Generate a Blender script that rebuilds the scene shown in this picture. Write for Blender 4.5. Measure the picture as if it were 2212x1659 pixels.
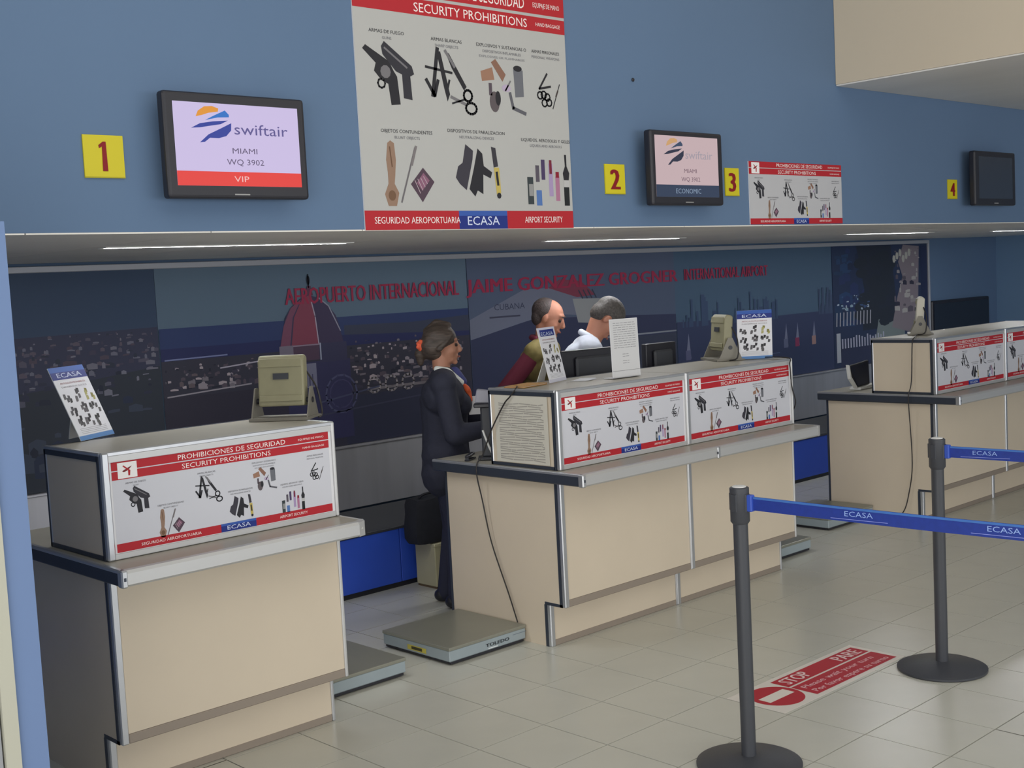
import bpy, bmesh, math, random
from mathutils import Vector, Matrix
for o in list(bpy.data.objects): bpy.data.objects.remove(o)
SC = bpy.context.scene; COL = SC.collection
PI = math.pi; R = math.radians

# ------------------------------------------------------------------ camera
def cam_axes(yaw, pitch, roll):
    y, p, r = R(yaw), R(pitch), R(roll)
    fw = Vector((-math.sin(y)*math.cos(p), math.cos(y)*math.cos(p), math.sin(p)))
    rt = Vector((math.cos(y), math.sin(y), 0)); up = rt.cross(fw)
    return math.cos(r)*rt + math.sin(r)*up, -math.sin(r)*rt + math.cos(r)*up, fw
cd = bpy.data.cameras.new('camera'); cam = bpy.data.objects.new('camera', cd); COL.objects.link(cam)
rt, up, fw = cam_axes(-43.174, -4.685, -2.971)
cam.matrix_world = Matrix(((rt.x, up.x, -fw.x, 0), (rt.y, up.y, -fw.y, 0), (rt.z, up.z, -fw.z, 1.75), (0, 0, 0, 1)))
cd.sensor_width = 36; cd.lens = 2690.5*36/2212; cd.clip_start = .05; cd.clip_end = 200
SC.camera = cam
# ------------------------------------------------------------------ world, hall lights, exposure
w = bpy.data.worlds.new('world'); SC.world = w; w.use_nodes = True
w.node_tree.nodes['Background'].inputs[0].default_value = (.86, .93, 1, 1)
w.node_tree.nodes['Background'].inputs[1].default_value = .33
def area(name, loc, rot, sx, sy, power, color=(1, 1, 1)):
    l = bpy.data.lights.new(name, 'AREA'); l.shape = 'RECTANGLE'; l.size = sx; l.size_y = sy
    l.energy = power; l.color = color
    o = bpy.data.objects.new(name, l); COL.objects.link(o); o.location = loc; o.rotation_euler = rot
    return o
area('hall_light', (1.5, 0.2, 4.6), (0, 0, 0), 8, 4, 70, (1, .98, .93))
area('hall_light', (8.5, -2.5, 4.6), (0, 0, 0), 8, 4, 70, (1, .98, .93))
area('daylight_fill', (3, -8, 1.5), (R(90), 0, 0), 15, 2.4, 400, (.95, .97, 1))  # hall windows behind the camera, out of view
area('daylight_fill', (-2.9, -1.5, 1.7), (0, R(-90), 0), 3, 7, 250, (.95, .97, 1))  # added lamp to brighten the desk side panels; the left wall has no window
SC.view_settings.view_transform = 'Standard'; SC.view_settings.look = 'None'
SC.view_settings.exposure = 0; SC.view_settings.gamma = 1; SC.view_settings.use_curve_mapping = False

# ------------------------------------------------------------------ materials
def lin(c):
    return tuple(((v/255)/12.92 if v/255 <= .04045 else ((v/255+.055)/1.055)**2.4) for v in c)
MATS = {}
def mat(name, rgb, rough=.6, metal=0, noise=0, nscale=8, bump=0, emit=0, spec=.5, stretch=None):
    if name in MATS: return MATS[name]
    m = bpy.data.materials.new(name); m.use_nodes = True; nt = m.node_tree; b = nt.nodes['Principled BSDF']
    c = (*lin(rgb), 1)
    b.inputs['Base Color'].default_value = c; b.inputs['Roughness'].default_value = rough
    b.inputs['Metallic'].default_value = metal; b.inputs['Specular IOR Level'].default_value = spec
    if emit:
        b.inputs['Base Color'].default_value = (.02, .02, .02, 1)
        b.inputs['Emission Color'].default_value = c; b.inputs['Emission Strength'].default_value = emit
    if noise or bump:
        tc = nt.nodes.new('ShaderNodeTexCoord'); n = nt.nodes.new('ShaderNodeTexNoise')
        n.inputs['Scale'].default_value = nscale; n.inputs['Detail'].default_value = 5
        mp = nt.nodes.new('ShaderNodeMapping'); nt.links.new(tc.outputs['Object'], mp.inputs[0]); nt.links.new(mp.outputs[0], n.inputs['Vector'])
        if stretch: mp.inputs['Scale'].default_value = stretch
        if noise:
            cr = nt.nodes.new('ShaderNodeValToRGB')
            cr.color_ramp.elements[0].position = .3; cr.color_ramp.elements[1].position = .7
            cr.color_ramp.elements[0].color = (*[v*(1-noise) for v in c[:3]], 1)
            cr.color_ramp.elements[1].color = (*[min(1, v*(1+noise)) for v in c[:3]], 1)
            nt.links.new(n.outputs[0], cr.inputs[0]); nt.links.new(cr.outputs[0], b.inputs['Base Color'])
        if bump:
            bm = nt.nodes.new('ShaderNodeBump'); bm.inputs['Strength'].default_value = bump; bm.inputs['Distance'].default_value = .01
            nt.links.new(n.outputs[0], bm.inputs['Height']); nt.links.new(bm.outputs[0], b.inputs['Normal'])
    MATS[name] = m; return m
M_WALL = mat('blue_wall_paint', (95, 120, 152), .75, noise=.04, nscale=.8)
M_BEAM = mat('beige_paint', (212, 198, 176), .8, noise=.02, nscale=1)
M_UNDER = mat('soffit_grey', (226, 222, 216), .45, noise=.10, nscale=1.5, stretch=(1, .25, 1))
M_CEIL = mat('hall_ceiling_white', (215, 213, 206), .8)
M_PANEL = mat('soffit_panel', (236, 232, 225), .4, noise=.06, nscale=1.2)
M_TILE = mat('ceramic_tile', (198, 197, 187), .27, noise=.05, nscale=2.2)
M_GROUT = mat('grout', (120, 116, 104), .9)
M_LAM = mat('beige_laminate', (213, 199, 178), .45, noise=.025, nscale=3)
M_LAMTOP = mat('grey_beige_laminate', (170, 165, 152), .35, noise=.05, nscale=5)
M_ALU = mat('aluminium', (198, 200, 204), .32, .75)
M_ALUF = mat('aluminium_front', (200, 200, 200), .4, .4)
M_DARK = mat('groove_and_dark_reflection', (62, 68, 80), .4, .3)
M_KICK = mat('brown_rail', (150, 138, 126), .5, .1)
M_STEEL = mat('brushed_steel', (186, 186, 192), .42, .55, noise=.12, nscale=2, stretch=(3, 1, .3))
M_BELT = mat('belt_rubber', (78, 80, 84), .6)
M_BLUE = mat('blue_skirt', (50, 88, 205), .5, noise=.05, nscale=3)
M_BLACK = mat('black_plastic', (38, 38, 46), .4)
M_DKGREY = mat('dark_grey_plastic', (60, 62, 68), .5)
M_POST = mat('post_black', (62, 64, 70), .45, bump=.05, nscale=200)
M_WHITEPL = mat('white_plastic', (225, 225, 222), .4)
M_OLIVE = mat('aged_beige_plastic', (146, 142, 114), .5, noise=.05, nscale=20)
M_BASEGREY = mat('grey_metal_stand', (130, 126, 116), .5, .2)
M_SCALE = mat('scale_grey_blue', (158, 170, 176), .4, .15, noise=.04, nscale=6)
M_SCALETOP = mat('scale_plate', (146, 146, 134), .35, .3, noise=.04, nscale=5)
M_CORD = mat('cord_black', (40, 36, 36), .5)
M_PAPER = mat('white_paper', (226, 226, 230), .6)

# ------------------------------------------------------------------ mesh helpers
class MB:
    def __init__(s): s.v = []; s.f = []; s.mi = []; s.mats = []
    def _m(s, m):
        if m is None: return 0
        if m not in s.mats: s.mats.append(m)
        return s.mats.index(m)
    def add(s, vs, fs, m=None):
        n = len(s.v); s.v += [tuple(v) for v in vs]; k = s._m(m)
        for f in fs: s.f.append(tuple(i+n for i in f)); s.mi.append(k)
        return s
    def box(s, x0, x1, y0, y1, z0, z1, m=None):
        vs = [(x, y, z) for z in (z0, z1) for y in (y0, y1) for x in (x0, x1)]
        return s.add(vs, [(0, 2, 3, 1), (4, 5, 7, 6), (0, 1, 5, 4), (2, 6, 7, 3), (0, 4, 6, 2), (1, 3, 7, 5)], m)
    def prism(s, pts, a, b, axis='z', m=None):   # polygon pts extruded along an axis from a to b
        def P(p, t):
            return {'z': (p[0], p[1], t), 'x': (t, p[0], p[1]), 'y': (p[0], t, p[1])}[axis]
        n = len(pts); vs = [P(p, a) for p in pts] + [P(p, b) for p in pts]
        fs = [tuple(range(n-1, -1, -1)), tuple(range(n, 2*n))] + [(i, (i+1) % n, n+(i+1) % n, n+i) for i in range(n)]
        return s.add(vs, fs, m)
    def lathe(s, prof, cx=0, cy=0, n=32, m=None):   # profile of (r, z)
        vs = []; fs = []
        for r, z in prof:
            for i in range(n): vs.append((cx+r*math.cos(2*PI*i/n), cy+r*math.sin(2*PI*i/n), z))
        for k in range(len(prof)-1):
            for i in range(n): fs.append((k*n+i, k*n+(i+1) % n, (k+1)*n+(i+1) % n, (k+1)*n+i))
        fs.append(tuple(range(n-1, -1, -1))); fs.append(tuple((len(prof)-1)*n+i for i in range(n)))
        return s.add(vs, fs, m)
    def tube(s, pts, r, n=8, m=None):
        pts = [Vector(p) for p in pts]; vs = []; fs = []
        for i, p in enumerate(pts):
            d = (pts[min(i+1, len(pts)-1)] - pts[max(i-1, 0)]).normalized()
            a = d.cross(Vector((0, 0, 1)));
            if a.length < .1: a = d.cross(Vector((0, 1, 0)))
            a.normalize(); b = d.cross(a); rr = r[i] if isinstance(r, (list, tuple)) else r
            for k in range(n): vs.append(p + a*rr*math.cos(2*PI*k/n) + b*rr*math.sin(2*PI*k/n))
        for i in range(len(pts)-1):
            for k in range(n): fs.append((i*n+k, i*n+(k+1) % n, (i+1)*n+(k+1) % n, (i+1)*n+k))
        fs.append(tuple(range(n-1, -1, -1))); fs.append(tuple((len(pts)-1)*n+k for k in range(n)))
        return s.add(vs, fs, m)
    def build(s, name, material=None, parent=None, bevel=0, smooth=False, seg=1):
        me = bpy.data.meshes.new(name); me.from_pydata(s.v, [], s.f)
        if material: me.materials.append(material)
        else:
            for m in s.mats: me.materials.append(m)
            me.polygons.foreach_set('material_index', s.mi)
        bm = bmesh.new(); bm.from_mesh(me); bmesh.ops.recalc_face_normals(bm, faces=bm.faces); bm.to_mesh(me); bm.free()
        if smooth:
            for p in me.polygons: p.use_smooth = True
            me.set_sharp_from_angle(angle=R(40))
        o = bpy.data.objects.new(name, me); COL.objects.link(o)
        if parent: o.parent = parent
        if bevel:
            b = o.modifiers.new('bevel', 'BEVEL'); b.width = bevel; b.segments = seg; b.limit_method = 'ANGLE'
        return o
def tag(o, label=None, cat=None, group=None, kind=None):
    if label: o['label'] = label
    if cat: o['category'] = cat
    if group: o['group'] = group
    if kind: o['kind'] = kind
    return o
def thing(name, label, cat, loc=(0, 0, 0), rz=0, group=None):
    o = bpy.data.objects.new(name, None); COL.objects.link(o); o.location = loc; o.rotation_euler = (0, 0, rz)
    o.empty_display_size = .05
    return tag(o, label, cat, group)
def boxo(name, x0, x1, y0, y1, z0, z1, m, parent=None, bevel=0):
    return MB().box(x0, x1, y0, y1, z0, z1).build(name, m, parent, bevel)
def smooth_path(pts, n=6):
    pts = [Vector(p) for p in pts]; out = []
    for i in range(len(pts)-1):
        p0, p1, p2, p3 = pts[max(i-1, 0)], pts[i], pts[i+1], pts[min(i+2, len(pts)-1)]
        for k in range(n):
            t = k/n
            out.append(.5*((2*p1)+(-p0+p2)*t+(2*p0-5*p1+4*p2-p3)*t*t+(-p0+3*p1-3*p2+p3)*t**3))
    out.append(pts[-1]); return out

# ------------------------------------------------------------------ flat print on a sheet
TXT = {}
def text_polys(st):      # unit-height text as flat polygons, returns (verts, faces, width)
    if st in TXT: return TXT[st]
    cu = bpy.data.curves.new('t', 'FONT'); cu.body = st; cu.size = 1; cu.resolution_u = 2
    ob = bpy.data.objects.new('t', cu)
    me = bpy.data.meshes.new_from_object(ob)
    vs = [(v.co.x, v.co.y) for v in me.vertices]; fs = [tuple(p.vertices) for p in me.polygons]
    bpy.data.objects.remove(ob); bpy.data.curves.remove(cu); bpy.data.meshes.remove(me)
    xs = [v[0] for v in vs] or [0, 1]; x0 = min(xs); wd = max(xs)-x0
    vs = [((x-x0), y/.73) for x, y in vs]     # cap height = 1
    TXT[st] = (vs, fs, wd); return TXT[st]
class Sheet:   # 2D drawing in metres on a plane: origin O (bottom left), axes U, V, normal N
    def __init__(s, O, U, V, prefix='print', emit=0, gain=1.0):
        s.O = Vector(O); s.U = Vector(U).normalized(); s.V = Vector(V).normalized(); s.N = s.U.cross(s.V)
        s.mb = MB(); s.pre = prefix; s.emit = emit; s.gain = gain; s.lay = 0
    def m(s, rgb):
        rgb = tuple(min(255, int(v)) for v in rgb)
        return mat('%s_%02x%02x%02x' % ((s.pre,)+rgb), rgb, .5 if not s.emit else .3, emit=s.emit, spec=.3)
    def poly(s, pts, rgb, lay=1):
        P = [s.O+s.U*x+s.V*y+s.N*(.0004*lay) for x, y in pts]
        s.mb.add(P, [tuple(range(len(P)))], s.m(rgb)); return s
    def rect(s, x0, y0, x1, y1, rgb, lay=1): return s.poly([(x0, y0), (x1, y0), (x1, y1), (x0, y1)], rgb, lay)
    def ell(s, cx, cy, rx, ry, rgb, lay=2, n=16, rot=0):
        return s.poly([(cx+rx*math.cos(t)*math.cos(rot)-ry*math.sin(t)*math.sin(rot), cy+rx*math.cos(t)*math.sin(rot)+ry*math.sin(t)*math.cos(rot)) for t in [2*PI*i/n for i in range(n)]], rgb, lay)
    def line(s, pts, wd, rgb, lay=2):
        for (x0, y0), (x1, y1) in zip(pts[:-1], pts[1:]):
            dx, dy = x1-x0, y1-y0; L = math.hypot(dx, dy) or 1; nx, ny = -dy/L*wd/2, dx/L*wd/2
            ex, ey = dx/L*wd*.3, dy/L*wd*.3
            s.poly([(x0-nx-ex, y0-ny-ey), (x1-nx+ex, y1-ny+ey), (x1+nx+ex, y1+ny+ey), (x0+nx-ex, y0+ny-ey)], rgb, lay)
        return s
    def ring(s, cx, cy, r, wd, rgb, lay=2, n=14, sx=1):
        return s.line([(cx+r*sx*math.cos(2*PI*i/n), cy+r*math.sin(2*PI*i/n)) for i in range(n+1)], wd, rgb, lay)
    def text(s, st, x, y, h, rgb, width=None, align='c', lay=3, bold=0):
        vs, fs, wd = text_polys(st); k = h; sx = h/.73
        if width: sx = width/wd
        W = wd*sx; ox = x-(W/2 if align == 'c' else W if align == 'r' else 0)
        for d in ([0] if not bold else [-bold, 0, bold]):
            P = [s.O+s.U*(ox+d+a*sx)+s.V*(y+b*k)+s.N*(.0004*(lay+(d != 0)*.2+(d > 0)*.2)) for a, b in vs]
            s.mb.add(P, fs, s.m(rgb))
        return s
    def build(s, name, parent=None):
        me = bpy.data.meshes.new(name); me.from_pydata(s.mb.v, [], s.mb.f)
        for m in s.mb.mats: me.materials.append(m)
        me.polygons.foreach_set('material_index', s.mb.mi)
        o = bpy.data.objects.new(name, me); COL.objects.link(o)
        if parent:
            o.parent = parent
            # sheets are drawn in world metres
            o.matrix_parent_inverse = parent_world(parent).inverted()
        return o
def parent_world(o):
    m = o.matrix_parent_inverse @ o.matrix_basis if o.parent else Matrix.LocRotScale(o.location, o.rotation_euler, o.scale)
    return (parent_world(o.parent) @ m) if o.parent else m

INK = (42, 42, 48); GR = (120, 118, 122)
def icon(s, k, cx, cy, q):     # q = icon size in metres
    P = lambda pts: [(cx+x*q, cy+y*q) for x, y in pts]
    if k == 'guns':
        s.poly(P([(-.48, .36), (-.42, .42), (.02, .2), (.1, .06), (.16, -.02), (.2, -.44), (.02, -.46), (-.02, -.14), (-.14, -.1), (-.28, .04), (-.24, .16)]), INK)
        s.ell(cx-.06*q, cy+.04*q, .1*q, .1*q, GR, 2, 10)
        s.poly(P([(-.12, .42), (-.06, .5), (.46, .16), (.5, .04), (.42, 0), (.44, -.36), (.27, -.34), (.26, .02), (.14, .06), (-.1, .3)]), (52, 52, 60), 2)
        s.line(P([(-.06, .4), (.36, .13)]), .03*q, GR, 3)
        s.ring(cx-.15*q, cy-.14*q, .07*q, .03*q, INK, 2, 8)
    if k == 'blades':
        s.line(P([(-.46, .2), (.08, .14)]), .04*q, INK); s.line(P([(-.2, .5), (-.34, -.24)]), .07*q, INK)
        s.poly(P([(-.22, .46), (-.14, .46), (.02, -.2), (-.04, -.32), (-.1, -.1)]), INK)
        s.line(P([(-.46, 0), (-.3, -.24), (-.22, 0)]), .06*q, INK); s.line(P([(.02, .02), (-.04, -.16)]), .04*q, INK)
        s.poly(P([(-.04, .48), (.04, .44), (.38, -.06), (.32, -.12), (.08, .22)]), INK, 2)
        s.line(P([(-.04, .48), (.14, .24)]), .05*q, GR, 3)
        s.ring(cx+.4*q, cy-.2*q, .09*q, .04*q, INK); s.ring(cx+.46*q, cy-.4*q, .09*q, .04*q, INK, sx=1.3)
        s.line(P([(.04, -.24), (.34, -.34)]), .05*q, GR); s.line(P([(.06, -.34), (.34, -.26)]), .03*q, INK)
    if k == 'explosives':
        s.poly(P([(-.5, .22), (-.24, .3), (-.2, .1), (-.48, .06)]), (158, 120, 100)); s.poly(P([(-.26, .38), (-.16, .44), (.06, .2), (-.02, .08)]), (140, 104, 88), 2)
        s.poly(P([(.24, .3), (.46, .3), (.46, -.14), (.26, -.16)]), (110, 112, 120)); s.ell(cx+.34*q, cy+.32*q, .1*q, .05*q, INK)
        s.ell(cx-.22*q, cy-.26*q, .11*q, .17*q, (96, 88, 92)); s.line(P([(-.3, .02), (-.3, -.14)]), .07*q, (90, 80, 90)); s.ell(cx-.14*q, cy-.2*q, .06*q, .12*q, INK, 3)
        s.line(P([(.14, -.1), (.2, -.34), (.48, -.42)]), .06*q, (96, 96, 104)); s.ell(cx+.06*q, cy-.02*q, .1*q, .06*q, (186, 170, 196)); s.line(P([(.04, -.06), (.16, .1)]), .03*q, GR)
    if k == 'personal':
        s.line(P([(.02, .46), (-.3, .04), (.14, .12)]), .06*q, INK)
        for a, b in ((-.28, -.14), (-.14, -.12), (0, -.18), (.06, -.32), (-.12, -.34)): s.ring(cx+a*q, cy+b*q, .1*q, .045*q, INK, 2, 10)
        s.line(P([(.5, .2), (.2, -.48)]), .03*q, INK); s.line(P([(.42, .02), (.34, -.14)]), .05*q, (70, 60, 60), 3)
    if k == 'carved':
        wd = (150, 122, 104)
        s.poly(P([(-.4, .46), (-.34, .5), (-.27, .46), (-.25, .2), (-.28, -.04), (-.3, -.16), (-.22, -.3), (-.28, -.5), (-.44, -.5), (-.5, -.32), (-.42, -.16), (-.42, 0), (-.44, .2)]), wd)
        s.ell(cx-.36*q, cy-.34*q, .07*q, .08*q, (118, 90, 70), 3); s.line(P([(-.36, .4), (-.33, .1)]), .02*q, (112, 84, 66), 3)
        s.line(P([(.14, .4), (-.18, -.44)]), .03*q, (110, 106, 110)); s.line(P([(.16, .42), (.06, .14)]), .045*q, (126, 120, 122), 3)
        s.poly(P([(.28, .1), (.5, -.12), (.24, -.44), (.02, -.16)]), (84, 66, 80)); s.poly(P([(.28, .02), (.4, -.1), (.24, -.26), (.14, -.14)]), (140, 96, 120), 3)
        for i in range(4): s.line(P([(.1+.06*i, -.1-.02*i+.04*i), (.2+.05*i, -.3+.05*i)]), .012*q, (190, 170, 180), 4)
    if k == 'tasers':
        s.poly(P([(-.26, .44), (-.1, .34), (-.12, .2), (-.28, -.3), (-.42, -.2), (-.5, -.1), (-.44, .08), (-.34, .14)]), (62, 60, 70))
        s.poly(P([(.0, .38), (.1, .3), (.12, .1), (.3, 0), (.26, -.1), (.1, -.04), (.08, -.36), (-.04, -.3), (-.1, -.4), (-.22, -.28), (-.1, .06)]), INK)
        s.poly(P([(.3, .42), (.4, .4), (.44, .1), (.34, .08)]), (60, 58, 66)); s.poly(P([(.34, .08), (.46, .08), (.48, -.34), (.38, -.36)]), (196, 176, 96), 2)
        s.line(P([(.4, 0), (.42, -.2)]), .05*q, INK, 3); s.ell(cx+.43*q, cy-.38*q, .05*q, .05*q, INK, 3, 8)
    if k == 'bottles':
        for x, a, b, w_, c in ((-.42, .02, -.44, .14, (58, 66, 70)), (-.22, -.2, -.46, .13, (86, 120, 180)), (-.24, .22, -.06, .09, (90, 84, 96)), (-.1, .32, -.02, .09, (76, 62, 100)), (.08, .26, -.3, .1, (170, 150, 190)), (.24, .04, -.38, .1, (176, 120, 150)), (.46, -.14, -.46, .13, (36, 40, 42))):
            s.rect(cx+(x-w_/2)*q, cy+b*q, cx+(x+w_/2)*q, cy+a*q, c)
        s.line(P([(.08, .3), (.08, .1)]), .06*q, (120, 40, 60), 3); s.rect(cx+.2*q, cy+.02*q, cx+.28*q, cy+.12*q, (140, 30, 50), 3)
        s.poly(P([(.43, .42), (.48, .42), (.48, .22), (.54, .1), (.52, -.02), (.4, -.02), (.38, .1), (.44, .22)]), INK, 3); s.rect(cx+.4*q, cy-.14*q, cx+.53*q, cy-.02*q, (190, 190, 190), 2)
        s.rect(cx-.46*q, cy-.3*q, cx-.36*q, cy-.1*q, (150, 150, 150), 3)
HEAD = {'guns': ('ARMAS DE FUEGO', 'GUNS'), 'blades': ('ARMAS BLANCAS', 'SHARP OBJECTS'), 'explosives': ('EXPLOSIVOS Y SUSTANCIAS O', 'DISPOSITIVOS INFLAMABLES'),
        'personal': ('ARMAS PERSONALES', 'PERSONAL WEAPONS'), 'carved': ('OBJETOS CONTUNDENTES', 'BLUNT OBJECTS'), 'tasers': ('DISPOSITIVOS DE PARALIZACION', 'NEUTRALIZING DEVICES'), 'bottles': ('LIQUIDOS, AEROSOLES Y GELES', 'LIQUIDS AND AEROSOLS')}
RED = (182, 40, 50); PWHITE = (226, 226, 232); TW = (250, 236, 234); NAVY = (36, 52, 130)
def ecasa(s, x0, y0, x1, y1, lay=2):
    s.rect(x0, y0, x1, y1, (58, 92, 172), lay); s.rect(x0, y0, x1, y0+(y1-y0)*.72, NAVY, lay+.5)
    s.text('ECASA', (x0+x1)/2, y0+(y1-y0)*.22, (y1-y0)*.5, (214, 222, 244), (x1-x0)*.66, lay=lay+1)
def poster(s, W, H, wide, white=(208, 209, 217)):
    s.rect(0, 0, W, H, white, 0)
    if wide:
        b1, b2 = .095*H, .2*H; bot = .095*H; q = .112*W; lw = .26
        items = [('guns', .095, .45), ('blades', .4, .47), ('explosives', .67, .45), ('personal', .925, .47), ('carved', .235, .76), ('tasers', .55, .74), ('bottles', .8, .765)]
        q2 = q
    else:
        b1, b2 = .082*H, .155*H; bot = .075*H; q = .22*W
        items = [('guns', .136, .40), ('blades', .40, .405), ('explosives', .665, .405), ('personal', .89, .405), ('carved', .2, .78), ('tasers', .52, .765), ('bottles', .87, .785)]
    s.rect(0, H-b1, W, H, RED, 1); s.rect(0, H-b2, W, H-b1-.012*H, RED, 1); s.rect(0, 0, W, bot, RED, 1)
    lx0, lx1, ly0, ly1 = .025*W, .105*W, H-b2+.01*H, H-.015*H
    if not wide: lx1 = .14*W; ly0 = H-b2+.045*H; lx0 = .0
    s.rect(lx0, ly0, lx1, ly1, (244, 240, 240), 2)
    c = ((lx0+lx1)/2, (ly0+ly1)/2); g = (ly1-ly0)*.4
    s.poly([(c[0]-g*.9, c[1]-g*.1), (c[0]-g*.6, c[1]-g*.3), (c[0]+g*.2, c[1]), (c[0]+g*.8, c[1]+g*.6), (c[0]+g*.2, c[1]+g*.4)], (120, 40, 44), 3)
    s.poly([(c[0]-g*.8, c[1]+g*.7), (c[0]-g*.6, c[1]+g*.8), (c[0]+g*.5, c[1]-g*.1), (c[0]+g*.4, c[1]-g*.9), (c[0]+g*.1, c[1]-g*.9), (c[0]+g*.1, c[1]-g*.1)], RED, 3.2)
    h1 = b1*.62; h2 = (b2-b1-.012*H)*.62
    s.text('PROHIBICIONES DE SEGURIDAD', .53*W if wide else .49*W, H-b1+(b1-h1)*.5, h1, TW, .5*W if wide else .6*W)
    s.text('SECURITY PROHIBITIONS', .5*W if wide else .53*W, H-b2+(b2-b1-.012*H-h2)*.5, h2, TW, .41*W if wide else .54*W)
    s.text('EQUIPAJE DE MANO', .975*W, H-b1+(b1-h1*.5)*.5, h1*.42, TW, .13*W if wide else .14*W, 'r'); s.text('HAND BAGGAGE', .975*W, H-b2+(b2-b1-h2*.6)*.45, h2*.42, TW, .11*W if wide else .13*W, 'r')
    s.text('SEGURIDAD AEROPORTUARIA', .23*W, bot*.33, bot*.36, TW, .26*W if wide else .38*W); s.text('AIRPORT SECURITY', .8*W if wide else .84*W, bot*.33, bot*.36, TW, .14*W if wide else .2*W)
    ecasa(s, (.45 if wide else .415)*W, 0, (.615 if wide else .65)*W, bot if not wide else bot*1.02)
    for k, u, v in items:
        x, y = u*W, H*(1-v); qq = q*(.62 if not wide and k == 'personal' else .7 if wide and k == 'personal' else 1)
        icon(s, k, x, y, qq)
        hh = .012*H if not wide else .017*H
        a, b = HEAD[k]; wt = (.21 if not wide else .085)*W*(1 if k in ('guns', 'blades', 'personal') else 1.35)
        if not wide and k == 'personal': wt *= .7
        nat = lambda st, h: text_polys(st)[2]*h/.73*1.12
        yt = y+q*(.62 if not wide else .6); dark = (60, 60, 64) if not wide else (110, 110, 116)
        s.text(a, x, yt, hh*1.15, dark, min(wt, nat(a, hh*1.15))); s.text(b, x, yt-hh*1.9, hh*.95, (120, 120, 126), min(wt, nat(b, hh*.95)))
        if k == 'explosives': s.text('EXPLOSIVES OR FLAMMABLES', x, yt-hh*3.6, hh*.8, (130, 130, 136), wt*.8)

# ------------------------------------------------------------------ room shell
YU = 3.9; ZS = 1.975; YB = 6.52
floor = MB().box(-6, 24, -9, 8, -.12, -.004).build('floor', M_GROUT); tag(floor, kind='structure')
T0x, T0y, TS = 2.987, 3.806, .34
tm = MB().prism([(.0, .0), (TS-.005, 0), (TS-.005, TS-.005), (0, TS-.005)], -.004, 0).build('floor_tile', M_TILE, floor).data
COL.objects.unlink(bpy.data.objects['floor_tile']); bpy.data.objects.remove(bpy.data.objects['floor_tile'])
def vis(x, y):     # inside the patch of floor that is in view
    d = Vector((x, y, 0))-Vector((0, 0, 1.75)); a, b, c = d.dot(rt), d.dot(up), d.dot(fw)
    return c > .5 and abs(a/c) < .44 and -.34 < b/c < .1
cells = [(T0x+i*TS, T0y+j*TS) for i in range(-26, 58) for j in range(-36, 10)]
near = sorted([c for c in cells if vis(c[0]+.17, c[1]+.17) and 1.6 < c[1] < 5.75 and c[0] > 2.3 and not (4.1 < c[0] < 5.6 and 4.2 < c[1] < 4.5)], key=lambda c: c[0]**2+c[1]**2)[:298]
ns = set(near)
for (x, y) in near:
    o = bpy.data.objects.new('floor_tile', tm); COL.objects.link(o); o.parent = floor; o.location = (x, y, 0)
rest = MB()
for (x, y) in cells:
    if (x, y) not in ns: rest.add([(x, y, -.0002), (x+TS-.005, y, -.0002), (x+TS-.005, y+TS-.005, -.0002), (x, y+TS-.005, -.0002)], [(0, 1, 2, 3)])
tag(rest.build('floor_tiling', M_TILE, floor), kind='stuff')

tag(boxo('wall_back', -3.2, 14, YB, YB+.15, 0, ZS+.1, M_WALL), kind='structure')
tag(boxo('wall_upper', -3.2, 14, YU, YU+.12, ZS+.0055, 5.1, M_WALL), kind='structure')
tag(boxo('wall_right', 13.72, 13.9, -1, YB, 0, 5.1, mat('blue_wall_side', (112, 143, 176), .75)), kind='structure')
tag(boxo('wall_left', -3.3, -3.15, -8, YB, 0, 5.1, M_BEAM), kind='structure')
tag(boxo('ceiling', -3.2, 14, -9, 4, 5.1, 5.25, M_CEIL), kind='structure')
sof = tag(MB().box(-3.2, 13.75, YU+.125, YB, ZS+.014, ZS+.09).build('ceiling', M_DARK), kind='structure')
x = 1.6-.655*7
while x < 13.6:
    boxo('ceiling_panel', x+.002, x+.653, YU-.002, YB-.005, ZS, ZS+.005, M_PANEL, sof); x += .655
# beige mezzanine block at the upper right
tag(MB().box(6.282, 13.7, -3, YU-.002, 2.764, 5.08).build('wall_mezzanine', M_BEAM), kind='structure')
tag(MB().box(6.285, 13.7, -3, YU-.003, 2.755, 2.763).build('ceiling', M_UNDER), kind='structure')
# partition end at the left edge with its cream door trim
tag(boxo('wall_partition', 1.188, 1.262, 3.2, 6.4, 0, 1.97, mat('partition_blue', (108, 131, 172), .7)), kind='structure')
tag(boxo('trim_1', 1.148, 1.187, 3.19, 3.26, 0, 3.2, mat('cream_trim', (184, 183, 168), .6)), kind='structure')
dr = MB().box(1.02, 1.143, 3.2, 3.23, 0, 3.0).build('door_1', mat('door_grey', (150, 152, 156), .5)); tag(dr, kind='structure')
MB().box(.3, 1.015, 3.2, 3.235, .02, 2.1).build('door_leaf', mat('door_leaf_grey', (90, 92, 96), .5), dr)

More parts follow.
